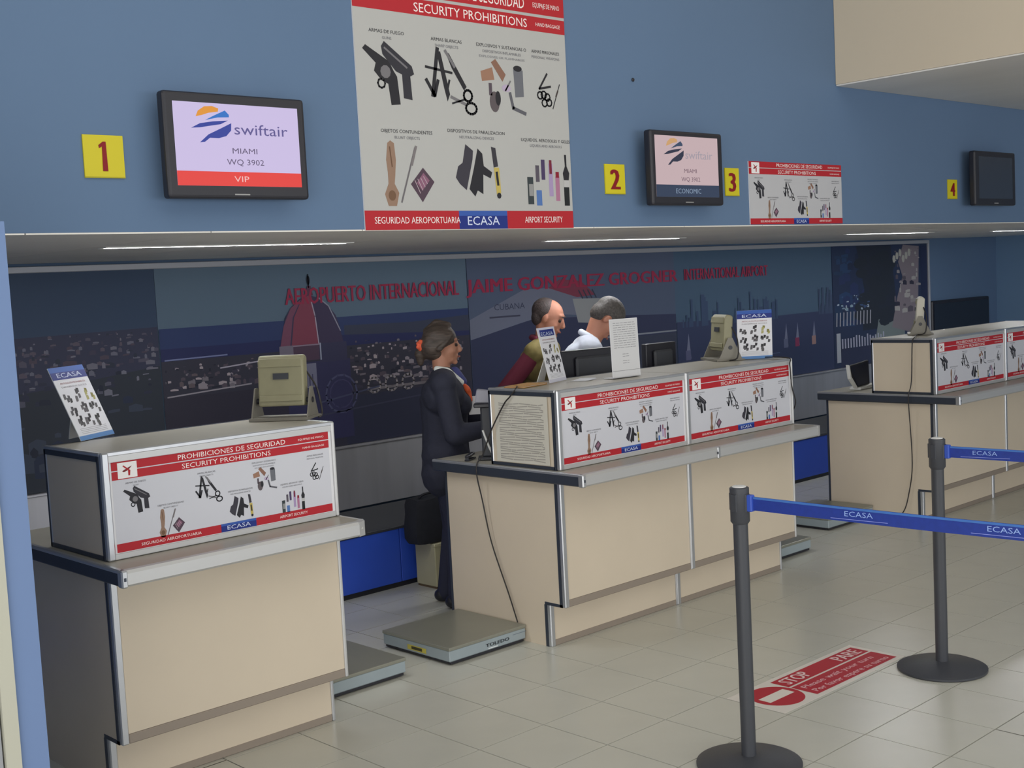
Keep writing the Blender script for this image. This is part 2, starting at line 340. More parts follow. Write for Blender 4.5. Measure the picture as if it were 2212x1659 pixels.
# ------------------------------------------------------------------ baggage conveyor along the back wall
cv = thing('baggage_conveyor', 'long baggage conveyor with blue skirt and grey steel back guard behind the desks', 'conveyor', (7, 5.74, 0))
def ch(o): o.location = (-7, -5.74, 0); return o
x = -2.9
while x < 13.4:
    x1 = min(x+2.44, 13.5)
    ch(boxo('skirt_panel', x+.003, x1-.003, 5.74, 5.76, .03, .345, M_BLUE, cv, .002))
    ch(boxo('guard_panel', x+.003, x1-.003, 6.47, 6.49, .36, .752, M_STEEL, cv, .002)); x = x1
ch(boxo('kick_rail', -2.9, 13.5, 5.75, 5.77, 0, .028, M_BLACK, cv))
ch(boxo('belt', -2.9, 13.5, 5.78, 6.46, .30, .352, M_BELT, cv, .004))
ch(boxo('edge_rail', -2.9, 13.5, 5.735, 5.785, .345, .362, M_DKGREY, cv, .003))
ch(boxo('top_rail', -2.9, 13.5, 6.455, 6.50, .752, .768, M_STEEL, cv, .003))

# ------------------------------------------------------------------ the big photo mural on the back wall
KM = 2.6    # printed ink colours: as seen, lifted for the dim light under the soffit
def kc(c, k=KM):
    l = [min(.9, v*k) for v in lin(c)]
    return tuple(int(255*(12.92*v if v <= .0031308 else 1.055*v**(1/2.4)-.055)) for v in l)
YM = YB-.03
mu = thing('wall_mural', 'wide framed city photo mural lettered AEROPUERTO INTERNACIONAL behind the desks', 'mural', (7, YB, 0))
MZ0, MZ1 = .77, 1.925
def mch(o): o.location = (-7, -YB, 0); return o
seams = [-.3, 1.5, 3.372, 5.71, 7.96, 10.29, 12.09]
cols = [(38, 50, 68), (38, 50, 68), (64, 78, 92), (56, 64, 82), (50, 66, 84), (30, 38, 58)]
for i, c in enumerate(cols):
    mch(boxo('mural_panel', seams[i]+.002, seams[i+1]-.002, YM-.004*(i % 2), YB-.005, MZ0, MZ1, mat('mural_sky_%d' % i, kc(c), .55, spec=.3), mu))
fr = MB().box(seams[0]-.03, 12.12, YM-.02, YB-.004, MZ1, MZ1+.034).box(12.09, 12.12, YM-.02, YB-.004, MZ0, MZ1+.0)
mch(fr.build('frame', mat('frame_grey', (176, 178, 186), .45, .2), mu, .003))
S = Sheet((0, YM-.0045, 0), (1, 0, 0), (0, 0, 1), 'mural')
rnd = random.Random(4)
def mp(pts, c, lay=1): S.poly(pts, kc(c), lay)
def mr(x0, y0, x1, y1, c, lay=1): S.rect(x0, y0, x1, y1, kc(c), lay)
# left panels: hazy town under a dark sky
for x0, x1 in ((-.29, 1.498), (1.502, 3.368)):
    mp([(x0, MZ0), (x1, MZ0), (x1, 1.60), (x0+.5*(x1-x0), 1.585), (x0, 1.56)], (38, 40, 56), 1)
    mp([(x0, MZ0), (x1, MZ0), (x1, 1.38), (x0+.6*(x1-x0), 1.30), (x0, 1.22)], (34, 38, 46), 2)
def town(x0, x1, z0, z1, n, pal, smin=.01, smax=.05, lay=3):
    for i in range(n):
        x, z = rnd.uniform(x0, x1), rnd.uniform(z0, z1); k = .5+(z1-z)/(z1-z0)
        a, b = rnd.uniform(smin, smax)*k, rnd.uniform(smin*.5, smax*.45)*k; sk = rnd.uniform(-.3, .3)*a
        c = pal[rnd.randrange(len(pal))]
        if x+a > x1: continue
        mp([(x, z), (x+a, z+sk*.3), (x+a, z+b+sk*.3), (x+a*.5, z+b*1.3), (x, z+b)], c, lay+rnd.random()*.8)
PT = [(74, 74, 86), (60, 58, 70), (80, 78, 88), (54, 48, 58), (46, 44, 58), (64, 58, 68), (32, 36, 48)]
town(-.29, 1.49, 1.25, 1.56, 90, PT); town(1.51, 3.366, 1.36, 1.58, 260, PT, .01, .05); town(2.3, 3.36, 1.22, 1.4, 60, [(62, 62, 74), (28, 32, 44), (84, 84, 94), (34, 36, 50)], .01, .05)
town(1.6, 3.3, .8, 1.2, 60, [(30, 36, 52), (44, 50, 62), (26, 30, 42), (36, 44, 64)], .03, .16)
# second panel: sea, shore town
x0, x1 = 3.376, 5.706
mr(x0, 1.46, x1, 1.585, (32, 42, 72), 1); mr(x0, 1.40, x1, 1.47, (28, 32, 62), 1.2)
mr(x0, MZ0, x1, 1.40, (38, 38, 48), 1.4); mp([(4.65, 1.47), (5.706, 1.43), (5.706, 1.54), (5.2, 1.52), (4.65, 1.53)], (40, 44, 58), 1.6)
S.line([(3.40, 1.405), (3.80, 1.41)], .008, kc((86, 92, 120)), 2); S.line([(3.75, 1.335), (4.1, 1.36)], .008, kc((120, 116, 126)), 4)
PT2 = [(104, 98, 104), (84, 80, 86), (60, 54, 62), (44, 42, 54), (120, 112, 116), (28, 30, 40), (70, 62, 66)]
town(3.38, 4.15, 1.21, 1.37, 90, PT2, .01, .045); town(4.66, 5.65, 1.12, 1.42, 190, PT2, .01, .05)
mr(3.376, MZ0, 4.2, 1.19, (36, 35, 45), 4); mr(4.62, MZ0, 5.706, 1.08, (34, 36, 50), 4)
S.line([(3.4, 1.195), (3.95, 1.225)], .008, kc((110, 106, 112)), 5)
# the dome
DR = (92, 44, 58)
dome = [(4.20, 1.545), (4.215, 1.60), (4.26, 1.66), (4.33, 1.71), (4.40, 1.735), (4.47, 1.71), (4.54, 1.66), (4.59, 1.60), (4.61, 1.545)]
mp([(4.165, 1.42)]+dome+[(4.64, 1.42)], (44, 38, 58), 5)
mp([(4.17, 1.43), (4.20, 1.55), (4.26, 1.66), (4.34, 1.71), (4.27, 1.60), (4.24, 1.43)], (84, 50, 66), 5.5)
mp([(4.25, 1.43), (4.28, 1.60), (4.345, 1.71), (4.40, 1.735), (4.43, 1.6), (4.45, 1.43)], DR, 5.6)
S.line([(4.45, 1.43), (4.435, 1.6), (4.405, 1.73)], .008, kc((120, 112, 124)), 6); S.line([(4.62, 1.5), (4.54, 1.66), (4.46, 1.72)], .008, kc((104, 104, 116)), 6)
mp([(4.375, 1.73), (4.43, 1.73), (4.415, 1.79), (4.39, 1.79)], (66, 40, 56), 6); S.ell(4.40, 1.825, .012, .03, kc((20, 22, 32)), 6); S.line([(4.40, 1.78), (4.40, 1.86)], .008, kc((20, 22, 32)), 6)
mr(4.16, 1.33, 4.26, 1.43, (84, 78, 90), 5.5); mr(4.26, 1.33, 4.45, 1.43, (58, 44, 58), 5.6); mr(4.45, 1.31, 4.66, 1.43, (40, 40, 60), 5.6); S.line([(4.26, 1.425), (4.46, 1.425)], .008, kc((100, 88, 100)), 6.2); S.line([(4.46, 1.33), (4.46, 1.43)], .01, kc((112, 116, 130)), 6.4)
mr(4.2, .82, 4.68, 1.32, (38, 38, 62), 5.2); mr(4.28, 1.16, 4.42, 1.31, (84, 84, 100), 5.6); S.ring(4.6, 1.1, .12, .012, kc((58, 60, 84)), 6.2); S.ring(4.6, 1.1, .09, .008, kc((50, 50, 76)), 6.2)
for i in range(5): S.line([(4.3+.022*i, 1.175), (4.3+.022*i, 1.24)], .008, kc((44, 44, 66)), 6.3)
S.line([(4.44, 1.06), (4.9, 1.12)], .01, kc((50, 54, 74)), 6.2); S.line([(4.44, .98), (5.6, 1.05)], .01, kc((44, 46, 62)), 6.2)
for i in range(3): S.ring(4.86+.14*i, 1.13, .05, .014, kc((104, 100, 104)), 6, 10)
mr(4.8, 1.1, 5.3, 1.118, (84, 80, 84), 5.8)
# third panel: aircraft nose and dark apron
x0, x1 = 5.714, 7.956
mp([(x0, MZ0), (x1, MZ0), (x1, 1.42), (6.9, 1.46), (x0, 1.48)], (36, 40, 60), 1)
mp([(x0, 1.50), (x0, 1.36), (6.2, 1.45), (6.5, 1.50), (6.9, 1.47), (6.95, 1.54), (6.8, 1.63), (6.5, 1.69), (6.25, 1.69)], (76, 80, 94), 2)
mp([(6.5, 1.69), (6.62, 1.75), (6.85, 1.73), (7.0, 1.62), (6.8, 1.61)], (88, 40, 54), 3)
mp([(6.75, 1.60), (7.1, 1.59), (7.2, 1.50), (7.05, 1.40), (6.8, 1.42)], (104, 106, 108), 2.5)
for i in range(4): S.line([(6.82+.05*i, 1.66), (6.86+.05*i, 1.6)], .012, kc((38, 40, 52)), 4)
S.text('CUBANA', 6.1, 1.555, .045, kc((40, 44, 60)), .3, lay=4); mr(5.9, 1.5, 6.2, 1.512, (44, 46, 60), 4)
mr(7.1, 1.28, 7.956, 1.292, (96, 100, 108), 3); mr(7.0, MZ0, 7.956, 1.27, (40, 44, 58), 2)
# fourth panel: hazy skyline, sea, boats
x0, x1 = 7.964, 10.286
mp([(x0, MZ0), (x1, MZ0), (x1, 1.33), (9.3, 1.325), (x0, 1.35)], (38, 44, 66), 1)
for i in range(34):
    x = x0+.03+rnd.random()*1.4; mr(x, 1.3, x+rnd.uniform(.015, .05), 1.36+rnd.random()**2*.22, (42, 54, 76), 2+rnd.random()*.5)
for i in range(10):
    x = 10.0+rnd.random()*.25; mr(x, 1.3, x+.03, 1.36+rnd.random()*.2, (44, 54, 74), 2+rnd.random()*.5)
for bx, c in ((9.68, (96, 40, 64)), (9.95, (110, 88, 86)), (9.5, (70, 74, 96)), (8.5, (64, 66, 90)), (8.1, (64, 66, 90))):
    mp([(bx-.035, 1.04), (bx+.035, 1.04), (bx+.01, 1.25)], (84, 88, 106), 3); mr(bx-.035, 1.03, bx+.03, 1.11, c, 4)
mr(8.6, .99, 9.4, .997, (60, 70, 96), 3)
# fifth panel: statue, trees, white railings
x0, x1 = 10.294, 12.086
town(x0, 11.2, 1.15, 1.9, 50, [(28, 42, 64), (30, 46, 72), (26, 32, 50), (30, 38, 66)], .06, .2, 1)
mp([(10.8, 1.1), (11.38, 1.1), (11.44, 1.4), (11.36, 1.92), (10.72, 1.92), (10.85, 1.5)], (28, 32, 42), 2.6)
for i in range(44): S.ell(rnd.uniform(10.75, 11.35), rnd.uniform(1.12, 1.86), .11, .05, kc((28, 32, 40)), 3+rnd.random(), 8)
mp([(11.35, 1.1), (11.86, 1.0), (11.92, 1.9), (11.6, 1.92), (11.5, 1.75), (11.58, 1.6), (11.47, 1.4)], (86, 80, 86), 4)
town(11.4, 11.95, 1.2, 1.9, 40, [(100, 96, 98), (70, 66, 74), (112, 110, 110), (60, 56, 64), (34, 34, 46)], .02, .09, 5)
for i in range(6): S.ell(11.42+.06*i, 1.78+.03*(i % 3), .03, .04, kc((120, 120, 116)), 6.2, 8)
mr(11.95, .8, 12.08, 1.9, (26, 32, 54), 4.5); mp([(11.0, .9), (11.6, .9), (11.6, 1.25), (11.1, 1.2)], (78, 86, 88), 3.6)
for i in range(11): S.line([(10.34+.06*i, 1.17), (10.35+.06*i, 1.29)], .018, kc((110, 112, 120)), 4.4)
for i in range(16): mr(10.42+.05*i, .95, 10.445+.05*i, 1.03+.04*rnd.random(), (112, 114, 128), 4.6)
mr(10.33, .82, 10.40, 1.1, (118, 122, 130), 4.8); mr(10.40, .77, 11.2, .95, (34, 38, 56), 4); town(10.35, 10.95, 1.3, 1.45, 26, [(96, 112, 124), (44, 60, 90), (120, 130, 140)], .015, .045, 4)
# the lettering
LR = (108, 30, 52)
S.text('AEROPUERTO INTERNACIONAL', 4.226, 1.68, .105, kc(LR), 1.40, 'l', 8, .003)
S.text('JAIME GONZALEZ GROGNER', 5.70, 1.685, .10, kc(LR), 2.29, 'l', 8, .006)
S.text('INTERNATIONAL AIRPORT', 8.085, 1.69, .095, kc(LR), 1.165, 'l', 8, .003)
mo = S.build('mural_print', mu)

# dark wall unit right of the mural
t = thing('display_board', 'flat dark wall board on the blue wall right of the mural, behind the far desk', 'board', (12.75, YB, 1.15))
MB().box(-.62, .66, -.06, -.001, -.3, .17).build('casing', M_BLACK, t, .01)
MB().box(-.59, .63, -.064, -.0605, -.27, .14).build('panel_face', mat('board_glass', (34, 40, 52), .25), t)

# ------------------------------------------------------------------ fluorescent fittings under the soffit
TUBE = 60
for i, (a, b) in enumerate(((2.30, 3.54), (5.11, 6.35), (8.24, 9.48), (10.6, 11.9))):
    t = thing('fluorescent_light', ['thin fluorescent fitting under the soffit, leftmost, above the first desk', 'thin fluorescent fitting under the soffit above the double desk',
              'thin fluorescent fitting under the soffit, above the right end of the mural', 'thin fluorescent fitting under the soffit at the far right, past the mural'][i], 'lamp', ((a+b)/2, (4.85, 5.1, 5.05, 5.05)[i], ZS))
    h = (b-a)/2
    for sy in (-1, 1): MB().box(-h, h, sy*.03-.008, sy*.03+.008, -.004, .003).build('housing', M_WHITEPL, t, .001)
    MB().box(-h+.02, h-.02, -.021, .021, -.0015, .002).build('tube', mat('tube_glow', (250, 252, 255), .5, emit=TUBE), t)
    for sx in (-1, 1): MB().box(sx*(h-.01)-.01, sx*(h-.01)+.01, -.022, .022, -.003, .003).build('tube_holder', M_WHITEPL, t)

# ------------------------------------------------------------------ wall signs, screens, posters on the upper wall
YF = YU-.001
def number(n, x0, x1, z0, z1, desc):
    t = thing('number_sign', desc, 'sign', ((x0+x1)/2, YU, (z0+z1)/2), group='yellow desk number signs on the upper wall')
    a, b = (x1-x0)/2, (z1-z0)/2
    MB().box(-a, a, -.006, -.0005, -b, b).build('plate', mat('sign_yellow', (214, 200, 30), .5), t)
    s = Sheet((x0, YU-.0065, z0), (1, 0, 0), (0, 0, 1)); 
    if n == '1': s.poly([(.062, .022), (.080, .022), (.078, .118), (.068, .118), (.052, .106), (.054, .096), (.064, .102)], (138, 24, 34), 3)
    else: s.text(n, a+.0, 2*b*.16, 2*b*.7, (138, 24, 34), 2*a*.42, bold=.006)
    s.rect(0, 0, 2*a, .004, (180, 170, 40)); s.build('numeral', t)
number('1', 1.810, 1.949, 2.157, 2.296, 'yellow sign with red numeral 1, left of the lit screen')
number('2', 4.308, 4.445, 2.130, 2.268, 'yellow sign with red numeral 2, left of the second screen')
number('3', 5.216, 5.333, 2.130, 2.272, 'yellow sign with red numeral 3, right of the second screen')
number('4', 7.549, 7.671, 2.132, 2.256, 'small yellow sign with numeral 4, left of the blank screen')
def screen(x0, x1, z0, z1, desc, content, sx0, sx1, sz0, sz1):
    cx, cz = (x0+x1)/2, (z0+z1)/2; t = thing('wall_screen', desc, 'screen', (cx, YU, cz))
    a, b = (x1-x0)/2, (z1-z0)/2
    MB().box(-a, a, -.10, -.055, -b, b).build('casing', M_BLACK, t, .012, seg=3)
    MB().box(-a*.7, a*.7, -.056, -.03, -b*.7, b*.7).build('back_cover', M_BLACK, t, .01); MB().box(-.08, .08, -.032, -.001, -.08, .08).build('wall_mount', M_DKGREY, t)
    yf = YU-.1005
    MB().box(sx0-cx, sx1-cx, -.1006, -.1001, sz0-cz, sz1-cz).build('display', mat('screen_off', (58, 64, 76), .2), t)
    MB().box(-.03, .03, -.1008, -.1002, -b+.012, -b+.017).build('badge', mat('badge_grey', (150, 150, 150), .4), t)
    if content:
        s = Sheet((sx0, YU-.1012, sz0), (1, 0, 0), (0, 0, 1), 'screen%d' % content, emit=.85 if content == 1 else .75); W, H = sx1-sx0, sz1-sz0
        one = content == 1; bgc = (214, 200, 240) if one else (218, 192, 196)
        s.rect(0, 0, W, H, bgc, 0); bh = .175*H if one else .2*H
        s.rect(0, 0, W, bh, (240, 62, 56) if one else (48, 64, 92), 1)
        OR = (236, 156, 50) if one else (226, 176, 120); B1 = (40, 118, 206) if one else (60, 80, 110); B2 = (44, 62, 160) if one else (40, 48, 74)
        Q = lambda pts: [(W*a_, H*b_) for a_, b_ in pts]
        s.poly(Q([(.17, .83), (.19, .9), (.24, .955), (.30, .965), (.35, .94), (.345, .9), (.27, .88), (.22, .85)]), OR)
        s.poly(Q([(.24, .79), (.31, .85), (.40, .92), (.43, .87), (.43, .84), (.34, .83)]), B1)
        s.poly(Q([(.13, .69), (.20, .75), (.30, .78), (.42, .80), (.36, .75), (.26, .72), (.20, .70)]), B2)
        s.poly(Q([(.19, .52), (.26, .62), (.36, .70), (.445, .77), (.44, .68), (.40, .61), (.34, .58), (.27, .58), (.23, .53)]), B2)
        tc = (96, 88, 150) if one else (178, 168, 180); td = (96, 84, 116) if one else (120, 92, 108)
        s.text('swiftair', .465*W, .635*H, .14*H, tc, .44*W, 'l')
        s.text('MIAMI', .54*W, .40*H, .07*H, td, .2*W); s.text('WQ 3902', .54*W, .26*H, .075*H, td, .3*W)
        s.text('VIP' if one else 'ECONOMIC', .5*W, bh*.3, bh*.42, (255, 200, 196) if one else (150, 170, 196), (.12 if one else .4)*W)
        s.build('screen_image', t)
    return t
screen(2.052, 2.611, 2.085, 2.442, 'large black wall screen showing a blue and orange airline logo and red VIP band', 1, 2.086, 2.578, 2.128, 2.407)
screen(4.528, 5.076, 2.073, 2.425, 'black wall screen with pale pink picture and dark ECONOMIC band, beside numeral 2', 2, 4.556, 5.035, 2.112, 2.400)
screen(7.73, 8.306, 2.086, 2.436, 'blank switched-off wall screen at the far right beside numeral 4', 0, 7.78, 8.256, 2.13, 2.40)
def wall_poster(x0, x1, z0, z1, desc, wide):
    t = thing('security_poster', desc, 'poster', ((x0+x1)/2, YU, z0))
    a = (x1-x0)/2; MB().box(-a, a, -.006, -.0005, 0, z1-z0).build('board', M_PAPER, t)
    s = Sheet((x0, YU-.0064, z0), (1, 0, 0), (0, 0, 1)); poster(s, x1-x0, z1-z0, wide, (192, 192, 196) if wide else (184, 184, 182)); s.build('poster_print', t)
wall_poster(2.922, 4.082, 1.977, 2.982, 'large tall poster of prohibited items with red bands on the blue upper wall', False)
wall_poster(5.420, 6.302, 1.984, 2.312, 'small wide poster of prohibited items on the upper wall right of numeral 3', True)
# small hook on the upper wall
tag(MB().lathe([(.006, 0), (.009, .004), (.006, .008)]).build('wall_hook', M_BLACK), 'tiny dark fixing on the bare blue wall above the second screen', 'fixing')
o = bpy.data.objects['wall_hook']; o.rotation_euler = (R(90), 0, 0); o.location = (4.535, YU-.0005, 2.665)

# ------------------------------------------------------------------ check-in desks
YBD, YPL, YWF, YBX, YBB, YBK, YWB = 4.065, 4.17, 3.87, 4.058, 4.527, 4.88, 4.94
Z1, Z2, Z3, Z4 = .205, .804, .860, 1.236
def desk(x0, x1, desc, left=True, right=True, lip=.035, paper=False):
    t = thing('check_in_desk', desc, 'desk', ((x0+x1)/2, 4.45, 0)); off = (-(x0+x1)/2, -4.45, 0)
    def P(o): o.location = off; return o
    A = .028; B = .014 if right else .006
    xa = x0+A; xb = x1-B
    # body front, plinth
    P(boxo('front_panel', xa, xb, YBD+.004, YBD+.02, Z1+.035, Z2, M_LAM, t))
    P(boxo('plinth_panel', xa, xb-.004, YPL+.004, YPL+.02, .03, Z1, M_LAM, t))
    P(boxo('bottom_rail', xa, xb, YBD, YBD+.03, Z1, Z1+.034, M_KICK, t, .003))
    P(boxo('plinth_rail', xa, xb-.004, YPL, YPL+.025, 0, .03, M_KICK, t, .003))
    P(boxo('body_underside', x0+.02, x1-.012, YBD+.03, YPL+.02, Z1+.002, Z1+.012, M_LAM, t))
    # side panels; metal profiles coloured dark for the dark they reflect
    for s_, xs in (((1, x0),) if left else ())+(((-1, x1),) if right else ()):
        a, b = (xs, xs+.016) if s_ > 0 else (xs-.016, xs)
        L = [(YBD+.028, Z1+.012), (YBD+.028, Z2), (YBK, Z2), (YBK, 0), (YPL+.028, 0), (YPL+.028, Z1+.012)]
        P(MB().prism(L, a, b, 'x').build('side_panel', M_LAM, t))
        e0, e1 = (xs-.002, xs+.018) if s_ > 0 else (xs-.018, xs+.002)
        g = MB().box(e0, e1, YBD+.018, YBD+.034, Z1, Z2).box(e0, e1, YBD+.018, YPL+.03, Z1, Z1+.014).box(e0, e1, YPL+.018, YPL+.034, 0, Z1).box(e0, e1, YBK-.004, YBK+.012, 0, Z2).box(e0, e1, YBD+.018, YBK+.01, Z2-.008, Z2)
        P(g.build('side_profile', M_DARK, t))
    for xs, wd in ((x0, A), (x1-B, B)):
        P(boxo('corner_profile', xs, xs+wd, YBD-.004, YBD+.02, Z1, Z2, M_ALUF if wd < .02 else M_ALU, t, .004))
        P(boxo('plinth_profile', xs-(.004 if xs > x0 else 0), xs+wd-(.004 if xs > x0 else 0), YPL-.004, YPL+.02, 0, Z1+.002, M_ALU, t, .004))
    P(boxo('shelf', x0+.02, x1-.02, YBX+.06, YBK-.05, .40, .418, M_LAM, t)); P(boxo('floor_board', x0+.02, x1-.02, YPL+.03, YBK-.05, .06, .078, M_LAM, t))
    # worktop with aluminium edge
    wl = x0-(lip if left else 0); wr = x1-.006+(.015 if right else .0055)
    if right: pts = [(wl, YWF+.012), (wr-.05, YWF+.012), (wr-.012, YWF+.045), (wr-.012, YWB), (wl+.01, YWB)]
    else: pts = [(wl, YWF+.012), (wr, YWF+.012), (wr, YWB), (wl+.01, YWB)]
    P(MB().prism(pts, Z2+.004, Z3-.001).build('worktop', M_LAMTOP, t))
    P(MB().tube([(wl+.004, YWF+.018, (Z2+Z3)/2), (wr-.03, YWF+.018, (Z2+Z3)/2)] if right else [(wl+.004, YWF+.018, (Z2+Z3)/2), (wr-.002, YWF+.018, (Z2+Z3)/2)], .014).build('edge_core', M_ALUF, t))
    f = MB().prism([(YWF, Z2+.008), (YWF, Z3-.010), (YWF+.008, Z3), (YWF+.03, Z3+.001), (YWF+.03, Z2), (YWF+.008, Z2)], wl, wr-.05 if right else wr, 'x')
    if right: f.prism([(wr-.05, YWF), (wr-.016, YWF+.012), (wr, YWF+.045), (wr-.02, YWF+.05), (wr-.05, YWF+.03)], Z2, Z3+.0005)
    P(f.build('front_edge', M_ALUF, t))
    if right: P(boxo('side_edge', wr-.014, wr, YWF+.045, YWB, Z2, Z3+.0005, M_ALUF, t, .003))
    if left:
        P(boxo('side_edge', wl-.008, wl+.012, YWF+.01, YWB, Z2, Z3+.001, M_DARK, t, .005)); P(boxo('side_edge_lip', wl-.0085, wl+.012, YWF+.01, YWB, Z3-.014, Z3+.002, M_ALU, t, .004))
    wc_ = wl if left else wl+.014
    P(boxo('edge_cap', wc_-.012, wc_+.012, YWF-.004, YWF+.03, Z2-.002, Z3+.002, M_ALU, t, .005)); P(boxo('cap_screw', wl-.004, wl+.004, YWF-.0055, YWF-.0035, Z2+.022, Z2+.034, M_DARK, t))
    # raised display box
    fx0, fx1 = x0+A-.002, x1-B
    P(boxo('sign_frame', fx0, fx1, YBX, YBX+.012, Z4-.034, Z4-.001, M_ALUF, t)); P(boxo('sign_frame', fx0, fx1, YBX, YBX+.012, Z3+.001, Z3+.022, M_ALUF, t, .002))
    P(boxo('sign_board', fx0, fx1, YBX+.006, YBX+.014, Z3+.02, Z4-.032, M_PAPER, t))
    s = Sheet((fx0+.012, YBX+.0055, Z3+.024), (1, 0, 0), (0, 0, 1)); poster(s, fx1-fx0-.024, Z4-.036-Z3-.024, True)
    so = s.build('sign_print', t); tag(so, 'red and white prohibited items sign')
    for xs, wd in ((x0, A), (x1-B, B)):
        P(boxo('box_profile', xs, xs+wd, YBX-.006, YBX+.02, Z3, Z4+.001, M_ALU if wd > .02 else M_ALUF, t, .005))
        P(boxo('box_profile', xs, xs+wd*.7, YBB-.016, YBB, Z3, Z4, M_ALU, t, .004))
    P(boxo('box_top', x0+.004, x1-.002, YBX+.006, YBB-.002, Z4-.012, Z4-.001, M_LAMTOP, t))
    P(boxo('top_edge', x0+.001, x1-.001, YBX-.002, YBX+.01, Z4-.014, Z4+.002, M_ALU, t, .003)); P(boxo('top_edge', x0, x1, YBB-.01, YBB+.002, Z4-.014, Z4+.001, M_DARK, t, .003))
    for s_, xs in (((1, x0),) if left else ())+(((-1, x1),) if right else ()):
        a, b = (xs+.003, xs+.012) if s_ > 0 else (xs-.012, xs-.003)
        P(boxo('box_side_panel', a, b, YBX+.03, YBB-.012, Z3+.014, Z4-.018, M_LAM, t))
        e0, e1 = (xs-.001, xs+.014) if s_ > 0 else (xs-.014, xs+.001)
        P(MB().box(e0, e1, YBX+.02, YBX+.034, Z3, Z4-.002).box(e0, e1, YBX+.03, YBB, Z3+.001, Z3+.016).box(e0, e1, YBX+.03, YBB, Z4-.030, Z4-.012).box(e0, e1, YBB-.012, YBB, Z3, Z4-.012).build('side_profile', M_DARK, t))
        P(boxo('top_edge', e0-.001, e1, YBX+.01, YBB, Z4-.012, Z4+.002, M_ALU if left else M_ALUF, t, .003))
    if paper:
        s = Sheet((x0-.0025, YBB-.025, Z3+.02), (0, -1, 0), (0, 0, 1)); W, H = .40, .325
        s.rect(.02, .0, W-.015, H, (206, 202, 190), 0)
        for i in range(24):
            zz = H*(.05+.036*i); x_ = .05
            while x_ < W-.06:
                d = rnd.uniform(.03, .11); s.line([(x_, zz+.003*math.sin(i*1.7+x_*30)), (min(x_+d, W-.045), zz+.003*math.sin(i*1.7+(x_+d)*30))], .0052, (164, 160, 152), 1); x_ += d+.006
        tag(s.build('notice_print', t), 'sheet of fine grey lines on the side')
    return t
desk(1.860, 2.830, 'single beige check-in desk nearest the left, standing beside the blue partition')
desk(4.083, 5.033, 'left half of the middle beige desk pair, with a lined sheet on its side', True, False, paper=True)
desk(5.033, 5.994, 'right half of the middle beige desk pair, with open space to its right', False, True)
desk(7.637, 8.650, 'beige check-in desk at the right, its side panel crossed by a hanging cord', True, False)
desk(8.650, 9.665, 'desk cut off by the right edge of the photo, joined to its left neighbour', False, True)

# ------------------------------------------------------------------ luggage scales
def scale(x0, x1, y0, y1, desc, mark):
    cx, cy = (x0+x1)/2, (y0+y1)/2; a, b = (x1-x0)/2, (y1-y0)/2
    t = thing('luggage_scale', desc, 'scale', (cx, cy, 0), group='floor luggage scales beside the desks')
    MB().box(-a, a, -b, b, .018, .072).build('base_frame', M_SCALE, t, .004)
    MB().box(-a-.003, a+.003, -b-.003, b+.003, .070, .086).build('platform', M_SCALETOP, t, .004, seg=2)
    for sx in (-1, 1):
        for sy in (-1, 1): MB().lathe([(.02, 0), (.02, .014), (.012, .02)], sx*(a-.05), sy*(b-.05), 12).build('foot', M_BLACK, t)
    MB().box(-a+.01, a-.01, -b+.006, b-.006, .006, .019).build('skirt', M_BLACK, t)
    if mark:
        s = Sheet((x0, y0-.0006, 0), (1, 0, 0), (0, 0, 1)); s.text('TOLEDO', .30, .036, .016, (44, 48, 52), .15, bold=.001); s.rect(.24, .024, .3, .029, (224, 228, 230)); s.rect(.40, .053, .49, .056, (120, 132, 142)); s.build('maker_mark', t)
        s = Sheet((x0-.0006, y1, 0), (0, -1, 0), (0, 0, 1)); s.rect(.19, .028, .33, .052, (196, 184, 84), 1); s.rect(.22, .033, .3, .047, (70, 66, 40), 2); s.build('warning_label', t)
scale(3.585, 4.072, 4.335, 4.835, 'grey floor scale with yellow warning label beside the lined-sheet desk', True)
scale(2.862, 3.372, 4.392, 4.870, 'grey floor scale partly hidden behind the leftmost desk', False)
scale(6.020, 6.500, 4.305, 4.790, 'grey floor scale behind the right end of the middle desk pair', False)
scale(7.045, 7.600, 4.525, 4.985, 'grey floor scale at the foot of the desk with the hanging cord', False)

# ------------------------------------------------------------------ hanging cords
def cord(name, pts, desc, r=.0035, m=None):
    tag(MB().tube(smooth_path(pts), r, 6).build(name, m or M_CORD, smooth=True), desc, 'cord')
cord('hanging_cord', [(4.16, 4.40, 1.242), (4.09, 4.33, 1.242), (4.072, 4.36, 1.20), (4.070, 4.405, 1.16), (4.066, 4.50, 1.03), (4.058, 4.56, .91), (4.036, 4.585, .862), (4.028, 4.58, .80), (4.05, 4.574, .676), (4.055, 4.529, .471), (4.06, 4.43, .229), (4.06, 4.375, .092)], 'black cord hanging down the lined-sheet desk to the floor scale')
cord('hanging_cord', [(8.0, 4.38, 1.242), (7.66, 4.21, 1.244), (7.622, 4.21, 1.2), (7.615, 4.219, .95), (7.58, 4.222, .868), (7.576, 4.222, .80), (7.61, 4.225, .397), (7.615, 4.262, .173), (7.612, 4.30, .06), (7.60, 4.36, .010), (7.57, 4.51, .010)], 'black cord hanging down the side of the desk at the right')
cord('hanging_cord', [(5.90, 4.36, 1.242), (5.955, 4.07, 1.243), (5.958, 4.048, 1.2), (5.968, 4.046, 1.08), (6.0, 4.046, .98), (6.02, 4.1, .9)], 'short dark cord over the right corner of the middle desk pair')

